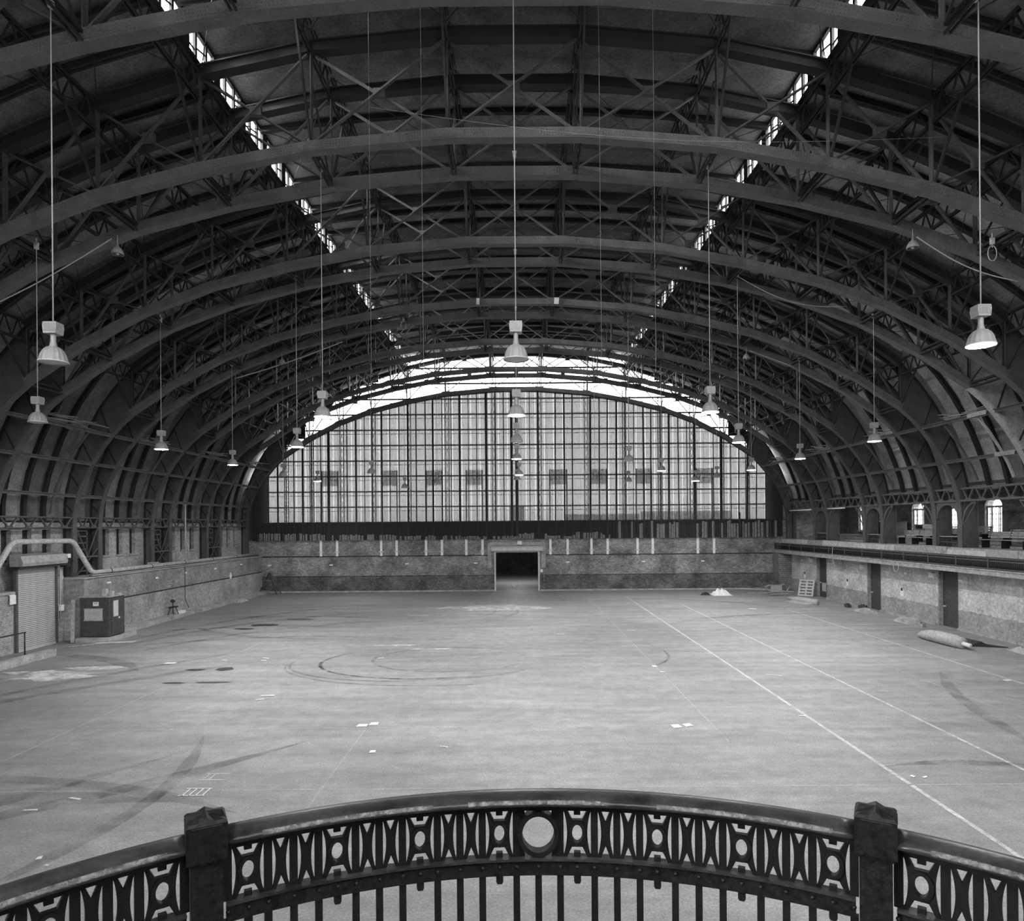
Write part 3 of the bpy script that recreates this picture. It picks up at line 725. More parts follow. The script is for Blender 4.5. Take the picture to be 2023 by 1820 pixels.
obj('edge_beam', MB().box(21.9, 22.05, NEAR, 56.4, 3.14, 3.36).mesh('edge_beam', 'wood'), gal)
obj('edge_cap', MB().box(21.86, 22.12, NEAR, 56.4, 3.36, 3.42).mesh('edge_cap', 'wood'), gal)
obj('tier_riser_shaded', MB().box(22.6, 22.66, NEAR, 56.4, 3.4, 3.95).mesh('tier_riser_shaded', 'steel_dark'), gal)  # lower riser coloured dark for the shadow behind the railing
y = 2.0; i = 0
while y < 56:                                                  # boarded front of the first tier
    L = random.uniform(2.0, 3.4); y2 = min(y+L, 56.4)
    obj('tier_front', MB().box(22.6, 22.66, y, y2-0.03, 3.96, 4.32+random.uniform(-0.06, 0.04)-(0 if y > 40 else 0.12*(i % 2))).mesh('tier_front', ['plaster', 'pale_wood', 'wood', 'plaster'][i % 4] if y > 40 else ['wood', 'dull_metal', 'plaster'][i % 3]), gal); y = y2; i += 1
for x0, x1, z in ((22.66,24.3,4.32),(24.3,25.5,4.42),(25.5,26.7,4.55),(26.7,28.2,4.7)):
    obj('tier', MB().box(x0, x1, NEAR, 56.6, 3.4, z).mesh('tier', 'wood'), gal)
rg = thing('gallery_railing', 'long low dark iron railing along the gallery edge', 'railing', (22.0, 0, 3.42))
for z, w in ((0.53, 0.06), (0.40, 0.03), (0.05, 0.04)):
    obj('rail', MB().box(-w/2, w/2, -2, 56.3, z-0.02, z+0.02).mesh('rail', 'steel'), rg)
bal = MB()
for k in range(470):
    y = -1.9+0.124*k; bal.box(-0.009, 0.009, y-0.02, y+0.02, 0.05, 0.53)
q = obj('balusters', bal.mesh('balusters', 'iron'), rg); q['kind'] = 'stuff'
kick = MB()
pst = MB().box(-0.03, 0.03, -0.03, 0.03, 0, 0.58).mesh('rail_post', 'steel')
for k in range(25): obj('rail_post', pst, rg, (0, 1.5+2.25*k, 0))
# outer gallery wall with arched sash windows
wg = thing('wall_gallery', 'dark brick back wall of the gallery with arched sash windows', 'wall', kind='structure')
GX = 28.1
winY = [(a+b)/2 for a, b in gaps if b > 20] + [42.51]
winY.sort()
b = MB(); cur = NEAR
for y in winY:
    b.box(GX, GX+0.5, cur, y-0.7, 3.2, 8.0); b.box(GX, GX+0.5, y-0.7, y+0.7, 3.2, 4.99)
    arch = [(y-0.7, 8.0)] + [(y+0.7*math.cos(PI-PI*k/10), 6.62+0.42*math.sin(PI*k/10)) for k in range(11)] + [(y+0.7, 8.0)]
    half = [p for p in arch]
    for j in range(1, 11):
        p, q_ = arch[j], arch[j+1]
        b.prism([p, q_, (q_[0], 8.0), (p[0], 8.0)], lambda a, c: (GX, a, c), lambda a, c: (GX+0.5, a, c))
    cur = y+0.7
b.box(GX, GX+0.5, cur, 57, 3.2, 8.0)
obj('brick_face', b.mesh('brick_face', 'brick_gal'), wg)
for k, y in enumerate(winY):
    w = thing('window_%d' % (k+5), 'bright arched sash window in the gallery wall, %s from the curtain end' % ORD[len(winY)-1-k], 'window', (GX+0.18, y, 0), kind='structure')
    obj('pane', MB().box(0.02, 0.03, -0.68, 0.68, 5.0, 6.52).mesh('pane', 'glass'), w)
    fan = [(0.68*math.cos(PI*j/10), 6.6+0.40*math.sin(PI*j/10)) for j in range(11)]
    obj('fanlight', MB().prism(fan, lambda a, c: (0.02, a, c), lambda a, c: (0.03, a, c)).mesh('fanlight', 'glass'), w)
    obj('transom', MB().box(-0.04, 0.06, -0.7, 0.7, 6.48, 6.6).mesh('transom', 'dull_metal'), w)
    fr = MB().box(-0.03, 0.05, -0.7, -0.62, 4.99, 6.5).box(-0.03, 0.05, 0.62, 0.7, 4.99, 6.5).box(-0.03, 0.05, -0.7, 0.7, 4.99, 5.06)
    obj('window_frame', fr.mesh('window_frame', 'pale_metal'), w)
    bars = MB()
    for yy, ww in ((-0.33, 0.03), (-0.2, 0.03), (0.02, 0.015), (0.32, 0.05)): bars.box(-0.01, 0.04, yy-ww, yy+ww, 5.06, 6.5)
    for z in (5.45, 5.8, 6.1): bars.box(-0.005, 0.035, -0.62, 0.62, z-0.012, z+0.012)
    obj('glazing_bars', bars.mesh('glazing_bars', 'dull_metal'), w)
    obj('window_sill', MB().box(-0.3, 0.05, -0.78, 0.78, 4.9, 4.99).mesh('window_sill', 'concrete'), w)
obj('gallery_ceiling', MB().box(23.6, 28.6, NEAR, FAR, 7.55, 7.7).mesh('gallery_ceiling', 'dark_wood'), wg)
for a, b in gaps+PAIRS:
    L = round(b-a-0.36, 2); key = ('gr', L)
    if key not in pc: pc[key] = girder(L, 0.62, 5 if L > 3 else 2)
    obj('lattice_girder', pc[key], wg, (22.95, a+0.18, 7.36))
# arched spandrels between the twin legs, quarter brackets in the wide bays
def spandrel(L, h, rx, rz, n=14):
    b = MB()
    for k in range(n):
        a0, a1 = PI*k/n, PI*(k+1)/n
        p = (L/2-rx*math.cos(a0), -h+rz*math.sin(a0)); q_ = (L/2-rx*math.cos(a1), -h+rz*math.sin(a1))
        b.prism([p, q_, (q_[0], 0), (p[0], 0)], lambda y, z: (-0.02, y, z), lambda y, z: (0.02, y, z))
        b.beam((0, p[0], p[1]), (0, q_[0], q_[1]), 0.14, 0.03, (1, 0, 0))
    return b.mesh('spandrel', 'steel')
sp = spandrel(1.76, 0.85, 0.88, 0.75)
qb = MB()
for y0, sg_ in ((0, 1), (4.86, -1)):
    pts = [(0, y0+sg_*1.0*(1-math.cos(PI/2*k/8)), -1.2+1.15*math.sin(PI/2*k/8)) for k in range(9)]
    for p, q_ in zip(pts, pts[1:]): qb.beam(p, q_, 0.1, 0.06, (1, 0, 0))
    qb.beam((0, y0+sg_*0.06, -1.2), (0, y0+sg_*1.0, -0.05), 0.05, 0.04, (1, 0, 0))
qb = qb.mesh('quarter_bracket', 'steel')
lp = MB().box(-0.01, 0.01, 0, 0.75, 4.32, 6.6).box(-0.03, 0.03, 0, 0.06, 4.32, 6.6).box(-0.03, 0.03, 0.69, 0.75, 4.32, 6.6).beam((0,0.05,4.5),(0,0.7,5.9),0.05,0.05).box(-0.03,0.03,0,0.75,5.9,5.98)
for a, b in PAIRS:
    obj('spandrel', sp, wg, (23.0, a+0.17, 6.72))
    r3 = thing('leg_guard_rail', 'short dark pipe guard rail between the twin arch legs at %s pair from curtain' % ORD[6-PAIRS.index((a, b))], 'railing', (23.1, a+0.17, 4.32), 'guard rails between the arch legs')
    for z in (0.25, 0.55): obj('rail', MB().tube([(0,0,z),(0,1.76,z)], 0.02, 6).mesh('rail', 'pale_metal' if z > 0.5 else 'steel', True), r3)
    g_ = MB()
    for k in range(12): g_.box(-0.006, 0.006, 0.1+0.14*k-0.01, 0.1+0.14*k+0.01, 0.0, 0.55)
    obj('bars', g_.mesh('bars', 'iron'), r3)
for a, b in gaps[1:]: obj('quarter_bracket', qb, wg, (23.0, a+0.18, 6.7))
# panelled casing standing behind every arch leg on the gallery
cas = MB().box(0, 0.72, -0.02, 0.02, 4.32, 6.7).box(0, 0.06, -0.05, 0.05, 4.32, 6.7).box(0.66, 0.74, -0.06, 0.06, 4.32, 6.7).box(0, 0.72, -0.05, 0.05, 5.75, 5.83)
cas.beam((0.05, -0.03, 4.4), (0.68, -0.03, 5.75), 0.05, 0.06, (0, 1, 0)).box(0, 0.74, -0.05, 0.05, 4.32, 4.42)
cas = cas.mesh('leg_casing', 'steel')
for y in TY: obj('leg_casing', cas, wg, (23.02, y-0.2 if y != END else y, 0))
gd = obj('gallery_door', MB().box(28.04, 28.1, 50.3, 51.3, 4.7, 6.6).mesh('gallery_door', 'black'), wg)
obj('door_sign', MB().box(28.02, 28.04, 50.65, 50.95, 5.9, 6.1).mesh('door_sign', 'white'), gd)
obj('door_sign', MB().box(28.02, 28.04, 50.65, 50.95, 5.65, 5.82).mesh('door_sign', 'white'), gd)
# benches on the tiers
def bench(L):
    t = obj('gallery_bench', None)
    for k in range(4): obj('seat_slat', MB().box(-0.2+0.11*k, -0.11+0.11*k, 0, L, 0.40, 0.43).mesh('seat_slat', 'wood'), t)
    for k in range(3): obj('back_slat', MB().box(0.25+0.03*k, 0.28+0.03*k, 0, L, 0.52+0.11*k, 0.61+0.11*k).mesh('back_slat', 'wood'), t)
    for k in range(4):
        y = 0.15+(L-0.3)*k/3; obj('bracket', MB().box(-0.18, 0.22, y-0.02, y+0.02, 0, 0.40).beam((0.2, y, 0.3), (0.34, y, 0.85), 0.04, 0.04).mesh('bracket', 'iron'), t)
    return t
bn = bench(4.4); first = True
for bay, (a, b) in enumerate(gaps):
    if a < 20 or a > 37: continue
    for row, (x, z) in enumerate(((23.9, 4.32), (25.0, 4.42), (26.2, 4.55))):
        t = bn if first else copy_tree(bn); first = False
        t.location = (x, a+0.45, z)
        tag(t, 'slatted wooden bench on the %s tier of the gallery, %s leg bay from curtain' % (['front', 'middle', 'rear'][row], ORD[len(gaps)-1-bay]), 'bench', 'benches on the gallery tiers')
cb = thing('gallery_counter', 'dark cabinet standing on the gallery beside a window', 'cabinet', (27.2, 47.3, 4.7))
obj('body', MB().box(-0.4, 0.4, -0.7, 0.7, 0, 0.95).mesh('body', 'dark_wood'), cb)
obj('top', MB().box(-0.45, 0.45, -0.75, 0.75, 0.95, 1.0).mesh('top', 'steel_dark'), cb)
obj('door', MB().box(-0.42, -0.4, -0.6, -0.02, 0.1, 0.9).mesh('door', 'black'), cb)
obj('door', MB().box(-0.42, -0.4, 0.02, 0.6, 0.1, 0.9).mesh('door', 'black'), cb)
cb = thing('gallery_stove', 'grey cabinet with a dark slot on the gallery near the arch leg', 'cabinet', (27.4, 44.3, 4.7))
obj('body', MB().box(-0.4, 0.4, -0.5, 0.5, 0, 0.8).mesh('body', 'dull_metal'), cb)
obj('slot', MB().box(-0.41, -0.4, -0.4, 0.3, 0.5, 0.72).mesh('slot', 'black'), cb)
# emergency lights, plates and notice cards on the right wall
for i, y in enumerate((51.5, 43.85, 36.45)):
    e = thing('emergency_light', 'white twin-head emergency light above the door, %s from the curtain' % ORD[i], 'lamp', (23.0, y, 2.58), 'emergency lights')
    obj('case', MB().box(-0.12, 0, -0.22, 0.22, 0, 0.26).mesh('case', 'white'), e)
    for s in (-1, 1): obj('lamp_head', MB().tube([(-0.1, s*0.1, 0.22), (-0.2, s*0.1, 0.26)], 0.06, 8).mesh('lamp_head', 'white', True), e)
for i, y in enumerate((53.2, 48.6, 38.97, 34.15)):
    tag(obj('wall_plate', MB().box(-0.05, 0, -0.13, 0.13, -0.05, 0.05).box(-0.07, -0.05, -0.09, 0.09, -0.03, 0.03).mesh('wall_plate', 'white'), None, (23.0, y, 2.62)),
        'small white plate under the gallery edge, %s from the curtain end' % ORD[i], 'plate', 'white plates under the gallery')
for i, y in enumerate((52.7, 45.9, 39.4)):
    c = thing('notice_card', 'white notice card with black top on the pale wall, %s from the curtain' % ORD[i], 'sign', (23.0, y, 1.35), 'notice cards on the pale wall')
    obj('card', MB().box(-0.02, 0, -0.13, 0.13, -0.1, 0.2).mesh('card', 'white'), c)
    obj('clip', MB().box(-0.04, 0, -0.05, 0.05, 0.2, 0.36).mesh('clip', 'black'), c)
rope = MB().tube([(21.84+0.01*math.sin(k), 38.0+0.25*math.sin(2*PI*k/12), 3.2-0.32*math.cos(2*PI*k/12)-0.1) for k in range(13)], 0.015, 5)
tag(obj('rope_loop', rope.mesh('rope_loop', 'pale_metal', True)), 'pale rope loop hanging over the gallery edge beam', 'rope')
rope = MB().tube([(21.84, 45.6, 3.95), (21.82, 45.62, 3.5), (21.84, 45.55, 3.1), (21.84, 45.45, 2.6), (21.84, 45.3, 2.75)], 0.015, 5)
tag(obj('dangling_rope', rope.mesh('dangling_rope', 'pale_metal', True)), 'pale rope end dangling straight from the gallery railing', 'rope')
for i, (y0, y1) in enumerate(((51.15, 55.2), (45.9, 48.45))):
    tag(obj('tube_light', MB().tube([(22.85, y0, 6.66), (22.85, y1, 6.66)], 0.03, 6).box(22.83, 22.87, y0, y1, 6.68, 6.72).mesh('tube_light', 'white', True)),
        ['long white batten under the gallery girder next to the curtain', 'shorter white batten under the gallery girder in the second bay'][i], 'batten')

# ------------------------------------------------------------------ end wall with roller doorway
wb_ = thing('wall_back', 'mottled brick end wall with a dado below the strip curtain', 'wall', kind='structure')
b = MB().box(-24, -1.93, 56.5, 57.2, 0, 5.95).box(1.83, 28.4, 56.5, 57.2, 0, 5.95).box(-1.93, 1.83, 56.5, 57.2, 3.4, 5.95)
obj('brick_face', b.mesh('brick_face', 'brick_back'), wb_)
obj('string_course', MB().box(-21.9, -2.6, 56.44, 56.5, 3.05, 3.13).box(2.45, 21.9, 56.44, 56.5, 3.05, 3.13).mesh('string_course', 'steel_dark'), wb_)
obj('dado_rail', MB().box(-21.9, -2.0, 56.47, 56.5, 1.35, 1.39).box(1.95, 21.9, 56.47, 56.5, 1.35, 1.39).mesh('dado_rail', 'steel_dark'), wb_)
obj('sill', MB().box(-23.6, 23.6, 56.36, 57.2, 5.95, 6.0).mesh('sill', 'steel_dark'), wb_)
obj('skirting', MB().box(-21.9, -2.0, 56.40, 56.5, 0, 0.12).box(1.95, 21.9, 56.40, 56.5, 0, 0.12).mesh('skirting', 'concrete'), wb_)
obj('side_panel', MB().box(-24.3, -23.0, 56.5, 57.2, 5.95, 9).box(23.0, 28.4, 56.5, 57.2, 5.95, 9).mesh('side_panel', 'brick_back'), wb_)
d0 = thing('door_30', 'open roller-shutter doorway with a pale steel frame in the end wall', 'door', (-0.05, 56.5, 0), kind='structure')
for x in (-1.95, 1.8): obj('guide', MB().box(x-0.0, x+0.14, -0.12, 0.0, 0, 3.4).mesh('guide', 'pale_metal'), d0)
obj('curtain_box', MB().prism([(-0.45, 3.5), (-0.45, 3.72), (-0.3, 3.86), (0, 3.86), (0, 3.4), (-0.35, 3.4)], lambda y, z: (-2.2, y, z), lambda y, z: (2.2, y, z)).mesh('curtain_box', 'pale_metal'), d0)
obj('bottom_bar', MB().box(-1.9, 1.9, -0.08, -0.02, 3.30, 3.42).mesh('bottom_bar', 'dull_metal'), d0)
obj('lintel', MB().box(-2.5, 2.45, -0.06, 0, 3.92, 4.18).box(-2.5, -2.2, -0.05, 0, 2.0, 3.95).box(2.1, 2.45, -0.05, 0, 2.0, 3.95).mesh('lintel', 'concrete'), d0)
es = obj('exit_sign', MB().box(0.05, 0.42, -0.16, -0.06, 4.0, 4.28).mesh('exit_sign', 'white'), d0)
obj('motor', MB().box(2.2, 2.45, -0.35, -0.05, 3.4, 3.8).mesh('motor', 'dull_metal'), d0)
obj('chain', MB().tube([(2.3,-0.15,0.8),(2.3,-0.15,3.4)], 0.015, 5).mesh('chain', 'dull_metal'), d0)
obj('control_box', MB().box(2.0, 2.2, -0.12, 0, 1.6, 1.85).mesh('control_box', 'white'), d0)
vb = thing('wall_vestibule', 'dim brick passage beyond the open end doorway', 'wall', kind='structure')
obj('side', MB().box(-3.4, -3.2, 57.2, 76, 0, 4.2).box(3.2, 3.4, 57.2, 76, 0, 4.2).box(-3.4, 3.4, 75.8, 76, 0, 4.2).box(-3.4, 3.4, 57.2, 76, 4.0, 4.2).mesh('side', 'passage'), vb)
pl_ = thing('added_passage_lamp', 'unseen lit round lamp added inside the passage behind the end doorway', 'lamp', (0, 64.5, 3.69))  # guessed lamp, added out of view to light the passage floor
obj('base', MB().lathe([(0, 0.3), (0.22, 0.3), (0.25, 0.2)], 16).mesh('base', 'dull_metal', True), pl_)
obj('globe', MB().lathe([(0.22, 0.2), (0.2, 0.1), (0.12, 0.02), (0, 0.0)], 16).mesh('globe', 'passage_lit', True), pl_)
tag(obj('crumpled_paper', MB().prism([(-0.34,0.15),(-0.05,-0.2),(0.3,0.12),(0.36,0.36),(0.05,0.42),(-0.12,0.32),(-0.28,0.44)], lambda x, z: (x, 0.02*math.sin(9*x), z+0.25), lambda x, z: (x, 0.06+0.04*math.cos(7*z), z+0.25)).mesh('crumpled_paper', 'white'), None, (-0.3, 59.0, 0.0), (-0.7, 0, 0)), 'crumpled white paper sheet on the floor inside the end doorway', 'paper')
# plates on the end wall
for i, (x, z) in enumerate(((-21.3,2.35),(-16.0,2.35),(-9.5,2.4),(-3.6,2.42),(4.3,2.45),(10.8,2.45),(15.9,2.45))):
    tag(obj('wall_plate', MB().box(-0.14, 0.14, -0.05, 0, -0.05, 0.05).box(-0.1, 0.1, -0.07, -0.05, -0.03, 0.03).mesh('wall_plate', 'white'), None, (x, 56.5, z)),
        'small white plate on the brick end wall, %s one counting from the trestle' % ORD[i], 'plate', 'white plates on the end wall')
# steel channel pairs that carry dark corrugated panels behind the curtain
US = ((634,666),(753,783.5),(841.5,873),(921,953),(1087,1121),(1168,1200),(1259,1289),(1378,1410))
for i, (a, c) in enumerate(US):
    x0, x1 = (a-1022)*0.04345, (c-1022)*0.04345
    side = ('trestle side' if i < 4 else 'gallery side'); k = (3-i) if i < 4 else (i-4)
    t = thing('panel_frame', 'twin pale channels carrying a dark corrugated panel, %s from doorway on %s' % (ORD[k], side), 'frame', (0, 56.45, 0), 'panel frames on the end wall')
    for x in (x0, x1):
        obj('channel', MB().box(x-0.10, x+0.10, -0.03, 0.02, 3.1, 5.94).box(x-0.05, x+0.05, 0.35, 0.45, 5.96, 10.45).mesh('channel', 'white'), t)
        obj('bolt', MB().box(x-0.2, x+0.2, -0.05, -0.02, 3.42, 3.50).mesh('bolt', 'pale_metal'), t)
    pl = MB(); n = 12
    for j in range(n):
        xa, xb = x0+(x1-x0)*j/n, x0+(x1-x0)*(j+1)/n; xm = (xa+xb)/2
        pl.quad((xa, 0.42, 9.14), (xm, 0.34, 9.14), (xm, 0.34, 10.45), (xa, 0.42, 10.45)); pl.quad((xm, 0.34, 9.14), (xb, 0.42, 9.14), (xb, 0.42, 10.45), (xm, 0.34, 10.45))
    obj('corrugated_panel', pl.mesh('corrugated_panel', 'panel_dark'), t)

# ------------------------------------------------------------------ gable glazing (far and near ends)
def zroof(x):
    x = abs(x)
    if x < 9.35: return zmon(x)
    for (a, b), (c, d) in zip(DECK, DECK[1:]):
        if a <= x <= c and c > a: return b+(d-b)*(x-a)/(c-a)
    return 6.0
def gable(name, label, y, zs, sgn, glassmat):
    w = thing(name, label, 'window', (0, y, 0), kind='structure')
    gx = [-23.9+0.797*k for k in range(61)]
    for a, c in zip(gx, gx[1:]):
        zt = min(zroof(a), zroof(c))+0.1
        if zt < zs+0.3: continue
        xm = max(abs(a), abs(c)); lim = zint(xm) + (4.5 if xm < 9.5 else 3.6 if xm < 12.5 else 2.9 if xm < 16 else 2.2 if xm < 19 else 1.2)
        zg = min(zt, lim) if xm < 22.3 else zs
        if zg > zs: obj('pane', MB().box(a+0.015, c-0.015, -0.005, 0.005, zs, zg).mesh('pane', glassmat), w)
        if zt > zg: obj('shoulder_panel', MB().box(a, c, -0.02, 0.02, zg, zt).mesh('shoulder_panel', 'steel_dark'), w)
    for z in [zs+1.33*k for k in range(int((20.5-zs)/1.33)+1)]:
        xs_ = [x for x in gx if zroof(x) > z+0.1]
        if not xs_: continue
        obj('girt', MB().box(xs_[0], xs_[-1], -0.16*sgn if sgn > 0 else 0.0, 0.0 if sgn > 0 else 0.16, z-0.06, z+0.06).box(xs_[0], xs_[-1], -0.16 if sgn > 0 else 0.1, -0.1 if sgn > 0 else 0.16, z-0.36, z-0.32).mesh('girt', 'steel_dark'), w)
    for x in [q for q, _ in nodesL] + [-21.6, 21.6]:
        zt = zroof(x); cb_ = MB()
        y0 = -0.3*sgn
        for dx in (-0.16, 0.16): cb_.beam((x+dx, y0, zs), (x+dx, y0, zt), 0.06, 0.07, (0, 1, 0))
        z = zs
        while z < zt-0.7:
            cb_.beam((x-0.16, y0, z), (x+0.16, y0, z+0.65), 0.03, 0.03); cb_.beam((x+0.16, y0, z), (x-0.16, y0, z+0.65), 0.03, 0.03); z += 0.65
        obj('wind_column', cb_.mesh('wind_column', 'steel_dark'), w)
    return w
gable('window_3', 'great arched gable glazing behind the strip curtain', 57.1, 5.98, 1, 'gable_glass')
gable('window_4', 'great arched gable glazing at the balcony end of the hall', -2.7, 8.6, -1, 'gable_glass')
wnr = thing('wall_front', 'brick wall at the balcony end of the hall', 'wall', kind='structure')
obj('brick_face', MB().box(-24.3, 28.4, -3.1, -2.6, 0, 8.6).mesh('brick_face', 'brick_near'), wnr)

# ------------------------------------------------------------------ strip curtain
cur_t = thing('strip_curtain', 'huge pale translucent strip curtain hung from the end arch', 'curtain', (0, 56.33, 0))
PIT = 0.745; n = 61
for i in range(n):
    x0 = -22.75+PIT*i; x1 = x0+PIT
    if x1 > 22.8: break
    b = MB(); m_ = 8
    zb = 4.5+random.uniform(-0.03, 0.05)
    ph = random.random()*6
    for k in range(m_):
        xa, xb = x0+(x1-x0)*k/m_, x0+(x1-x0)*(k+1)/m_
        ya, yb = 0.012*math.sin(ph+k*PI/1.5), 0.012*math.sin(ph+(k+1)*PI/1.5)
        za, zc = zint(xa)-0.02+0.06*random.random(), zint(xb)-0.02
        b.quad((xa, ya, zb), (xb, yb, zb), (xb, yb, zc), (xa, ya, za))
    obj('curtain_sheet', b.mesh('curtain_sheet', 'curtain'), cur_t)
    if i % 3 == 0: w = random.uniform(0.13, 0.22)
    elif random.random() < 0.15: w = 0.02
    else: w = random.uniform(0.06, 0.11)
    dx = random.uniform(-0.06, 0.06); tilt = random.uniform(-0.08, 0.08) if i > 33 else random.uniform(-0.015, 0.015)
    xc = x0+dx; zt = zint(xc)-0.05
    f = MB(); f.beam((xc-tilt, -0.05, 4.56), (xc, -0.05, zt), w, 0.012, (0, 1, 0))
    obj('seam_strip', f.mesh('seam_strip', 'fold'), cur_t)
x = -22.3; i = 0
while x < 22.0:                                               # ragged lower flaps
    w = random.uniform(0.13, 0.24); t = (x+22)/44
    h = 0.62-0.45*min(1, max(0, t*2)) if x < -2 else 0.25+0.25*(math.sin(x*1.3) > 0) + (0.35 if x > 8 else 0)
    h += random.uniform(-0.06, 0.08)
    if x > 8: h = random.uniform(1.15, 1.48)
    b = MB(); b.quad((x, 0, 0), (x+w/2, -0.05, 0), (x+w/2, -0.05, h), (x, 0, h)); b.quad((x+w/2, -0.05, 0), (x+w, 0, 0), (x+w, 0, h), (x+w/2, -0.05, h))
    obj('lower_flap', b.mesh('lower_flap', 'flap' if random.random() < (0.75 if x < 8 else 0.5) else 'fold'), cur_t, (0, -0.09, 4.46)); x += w+random.uniform(0, 0.08); i += 1
obj('curtain_track', MB().sweepxz([(x_/10, zint(x_/10)-0.03) for x_ in range(-228, 229, 4)], -0.06, 0.02, 0.025, 0.08).mesh('curtain_track', 'steel_dark'), cur_t)
obj('centre_seam', MB().beam((0.0, -0.07, 4.6), (-0.02, -0.07, zint(0)-0.1), 0.26, 0.012, (0, 1, 0)).mesh('centre_seam', 'fold'), cur_t)
for x0, x1, z1 in ((-0.65, 0.6, 7.3), (4.0, 10.5, 6.55), (10.6, 18.4, 6.75)):
    b = MB(); n = int((x1-x0)/0.12)
    for j in range(n):
        xa, xb = x0+(x1-x0)*j/n, x0+(x1-x0)*(j+1)/n
        b.quad((xa, 0.1, 6.02), ((xa+xb)/2, 0.06, 6.02), ((xa+xb)/2, 0.06, z1), (xa, 0.1, z1)); b.quad(((xa+xb)/2, 0.06, 6.02), (xb, 0.1, 6.02), (xb, 0.1, z1), ((xa+xb)/2, 0.06, z1))
    obj('repair_panel', b.mesh('repair_panel', 'panel_dark'), cur_t)
tb = MB().tube([(18.9,55.85,6.6),(18.85,55.85,6.0),(18.95,55.82,5.5),(18.9,55.85,5.0),(19.0,55.85,4.65)], [0.03,0.10,0.07,0.13,0.03], 9)
tag(obj('torn_sheet', tb.mesh('torn_sheet', 'rubber', True)), 'bunched torn dark sheet hanging against the foot of the strip curtain', 'sheet')

# ------------------------------------------------------------------ pendant lamps
PM = {}
rod_r = 0.013
PM['box'] = MB().prism([(-0.12,0.0),(-0.14,0.13),(-0.13,0.23),(0.13,0.23),(0.14,0.13),(0.12,0.0)], lambda x, z: (x, -0.12, z+0.56), lambda x, z: (x, 0.12, z+0.56))
for k in range(9): PM['box'].box(-0.115+0.027*k, -0.105+0.027*k, -0.13, -0.12, 0.6, 0.76)
PM['box'] = PM['box'].mesh('ballast_housing', 'lamp_body')
PM['neck'] = MB().lathe([(0.05,0.56),(0.05,0.42),(0.075,0.30)], 12).mesh('neck', 'lamp_body', True)
prof = [(0.07,0.315),(0.13,0.29),(0.185,0.235),(0.225,0.16),(0.25,0.07),(0.262,0.02),(0.27,0.0)]
dm = MB(); nn_ = 32; i0 = 0
for r, z in prof:
    for j in range(nn_):
        t = 2*PI*j/nn_; rr_ = r*(1.0 if j % 2 else 0.955); dm.v.append((rr_*math.cos(t), rr_*math.sin(t), z))
for k in range(len(prof)-1):
    for j in range(nn_):
        A = k*nn_+j; B = k*nn_+(j+1) % nn_; dm.f.append((A, B, B+nn_, A+nn_))
PM['dome'] = dm.mesh('reflector', 'lamp_body')
PM['rim'] = MB().lathe([(0.262,-0.012),(0.272,-0.012),(0.272,0.012),(0.262,0.012),(0.262,-0.012)], 24).mesh('rim', 'pale_metal', True)
PM['lens_on'] = MB().lathe([(0.0,-0.03),(0.14,-0.024),(0.255,0.0)], 24).mesh('lens', 'lit', True)
PM['lens_off'] = MB().lathe([(0.0,-0.03),(0.14,-0.024),(0.255,0.0)], 24).mesh('lens', 'unlit', True)
PM['hook'] = MB().box(-0.05, 0.05, -0.05, 0.05, 0, 0.14).box(-0.07, 0.07, -0.03, 0.03, 0.14, 0.2).tube([(0,0,0.2),(0,0,0.34)], 0.02, 6).mesh('hanger_box', 'pale_metal')
ROW = {0: 'centre row', 6: 'inner row', 9: 'middle row', 15: 'outer row'}
def row(x):
    k = min(ROW, key=lambda r: abs(abs(x)-r)); 
    return ROW[k] if k == 0 else ROW[k] + (' on gallery side' if x > 0 else ' on shutter side')
LAMPS = [  # x, pair index (0 = y 4.9), lens height, lit
 (-9.3,1,9.02,0),(0.0,1,9.2,0),(9.35,1,9.22,1),
 (-14.95,2,9.0,0),(-6.05,2,9.1,1),(0.0,2,9.1,1),(6.05,2,9.15,1),
 (-15.05,3,9.0,1),(-9.3,3,9.05,1),(0.0,3,9.2,0),(9.4,3,9.1,1),(15.15,3,9.1,1),
 (-15.2,4,9.0,1),(0.0,4,9.2,1),(6.0,4,9.05,0),(15.15,4,9.1,1),
 (-15.1,5,8.95,0),(-9.4,5,9.1,0),(0.15,5,8.9,1),(9.35,5,9.1,1),(15.15,5,9.1,1),
 (-15.1,6,9.1,1),(-8.5,6,8.55,0),(-6.05,6,8.9,0),(0.0,6,9.1,0),(5.9,6,9.05,0),(8.45,6,8.9,0),(13.55,6,8.9,1),(15.15,6,9.2,0)]
for x, pi, z, lit in LAMPS:
    y = (PAIRS[pi][0]+PAIRS[pi][1])/2
    if x == 0 and pi == 1: y = 14.0
    top = zint(x)+0.05
    t = thing('pendant_lamp', '%s pendant lamp under the %s truss pair from the curtain, %s' % ('lit' if lit else 'unlit', ORD[6-pi], row(x)), 'lamp', (x, y, z), 'pendant lamps on long rods')
    if x in (-8.5, 8.45, 13.55): t['label'] = 'small %s pendant lamp nearest the curtain, hung between the regular rows %s' % ('lit' if lit else 'unlit', 'on gallery side' if x > 0 else 'on shutter side')
    if x == 13.55: t['label'] = 'lit pendant lamp close to the curtain glaring on the strips, gallery side'
    obj('rod', MB().tube([(0,0,0.78),(0,0,top-z)], rod_r, 6).mesh('rod', 'rod', True), t)
    obj('hanger_box', PM['hook'], t, (0, 0, top-z-0.05))
    obj('ballast_housing', PM['box'], t); obj('neck', PM['neck'], t); obj('reflector', PM['dome'], t); obj('rim', PM['rim'], t)
    obj('lens', PM['lens_on'] if lit else PM['lens_off'], t)
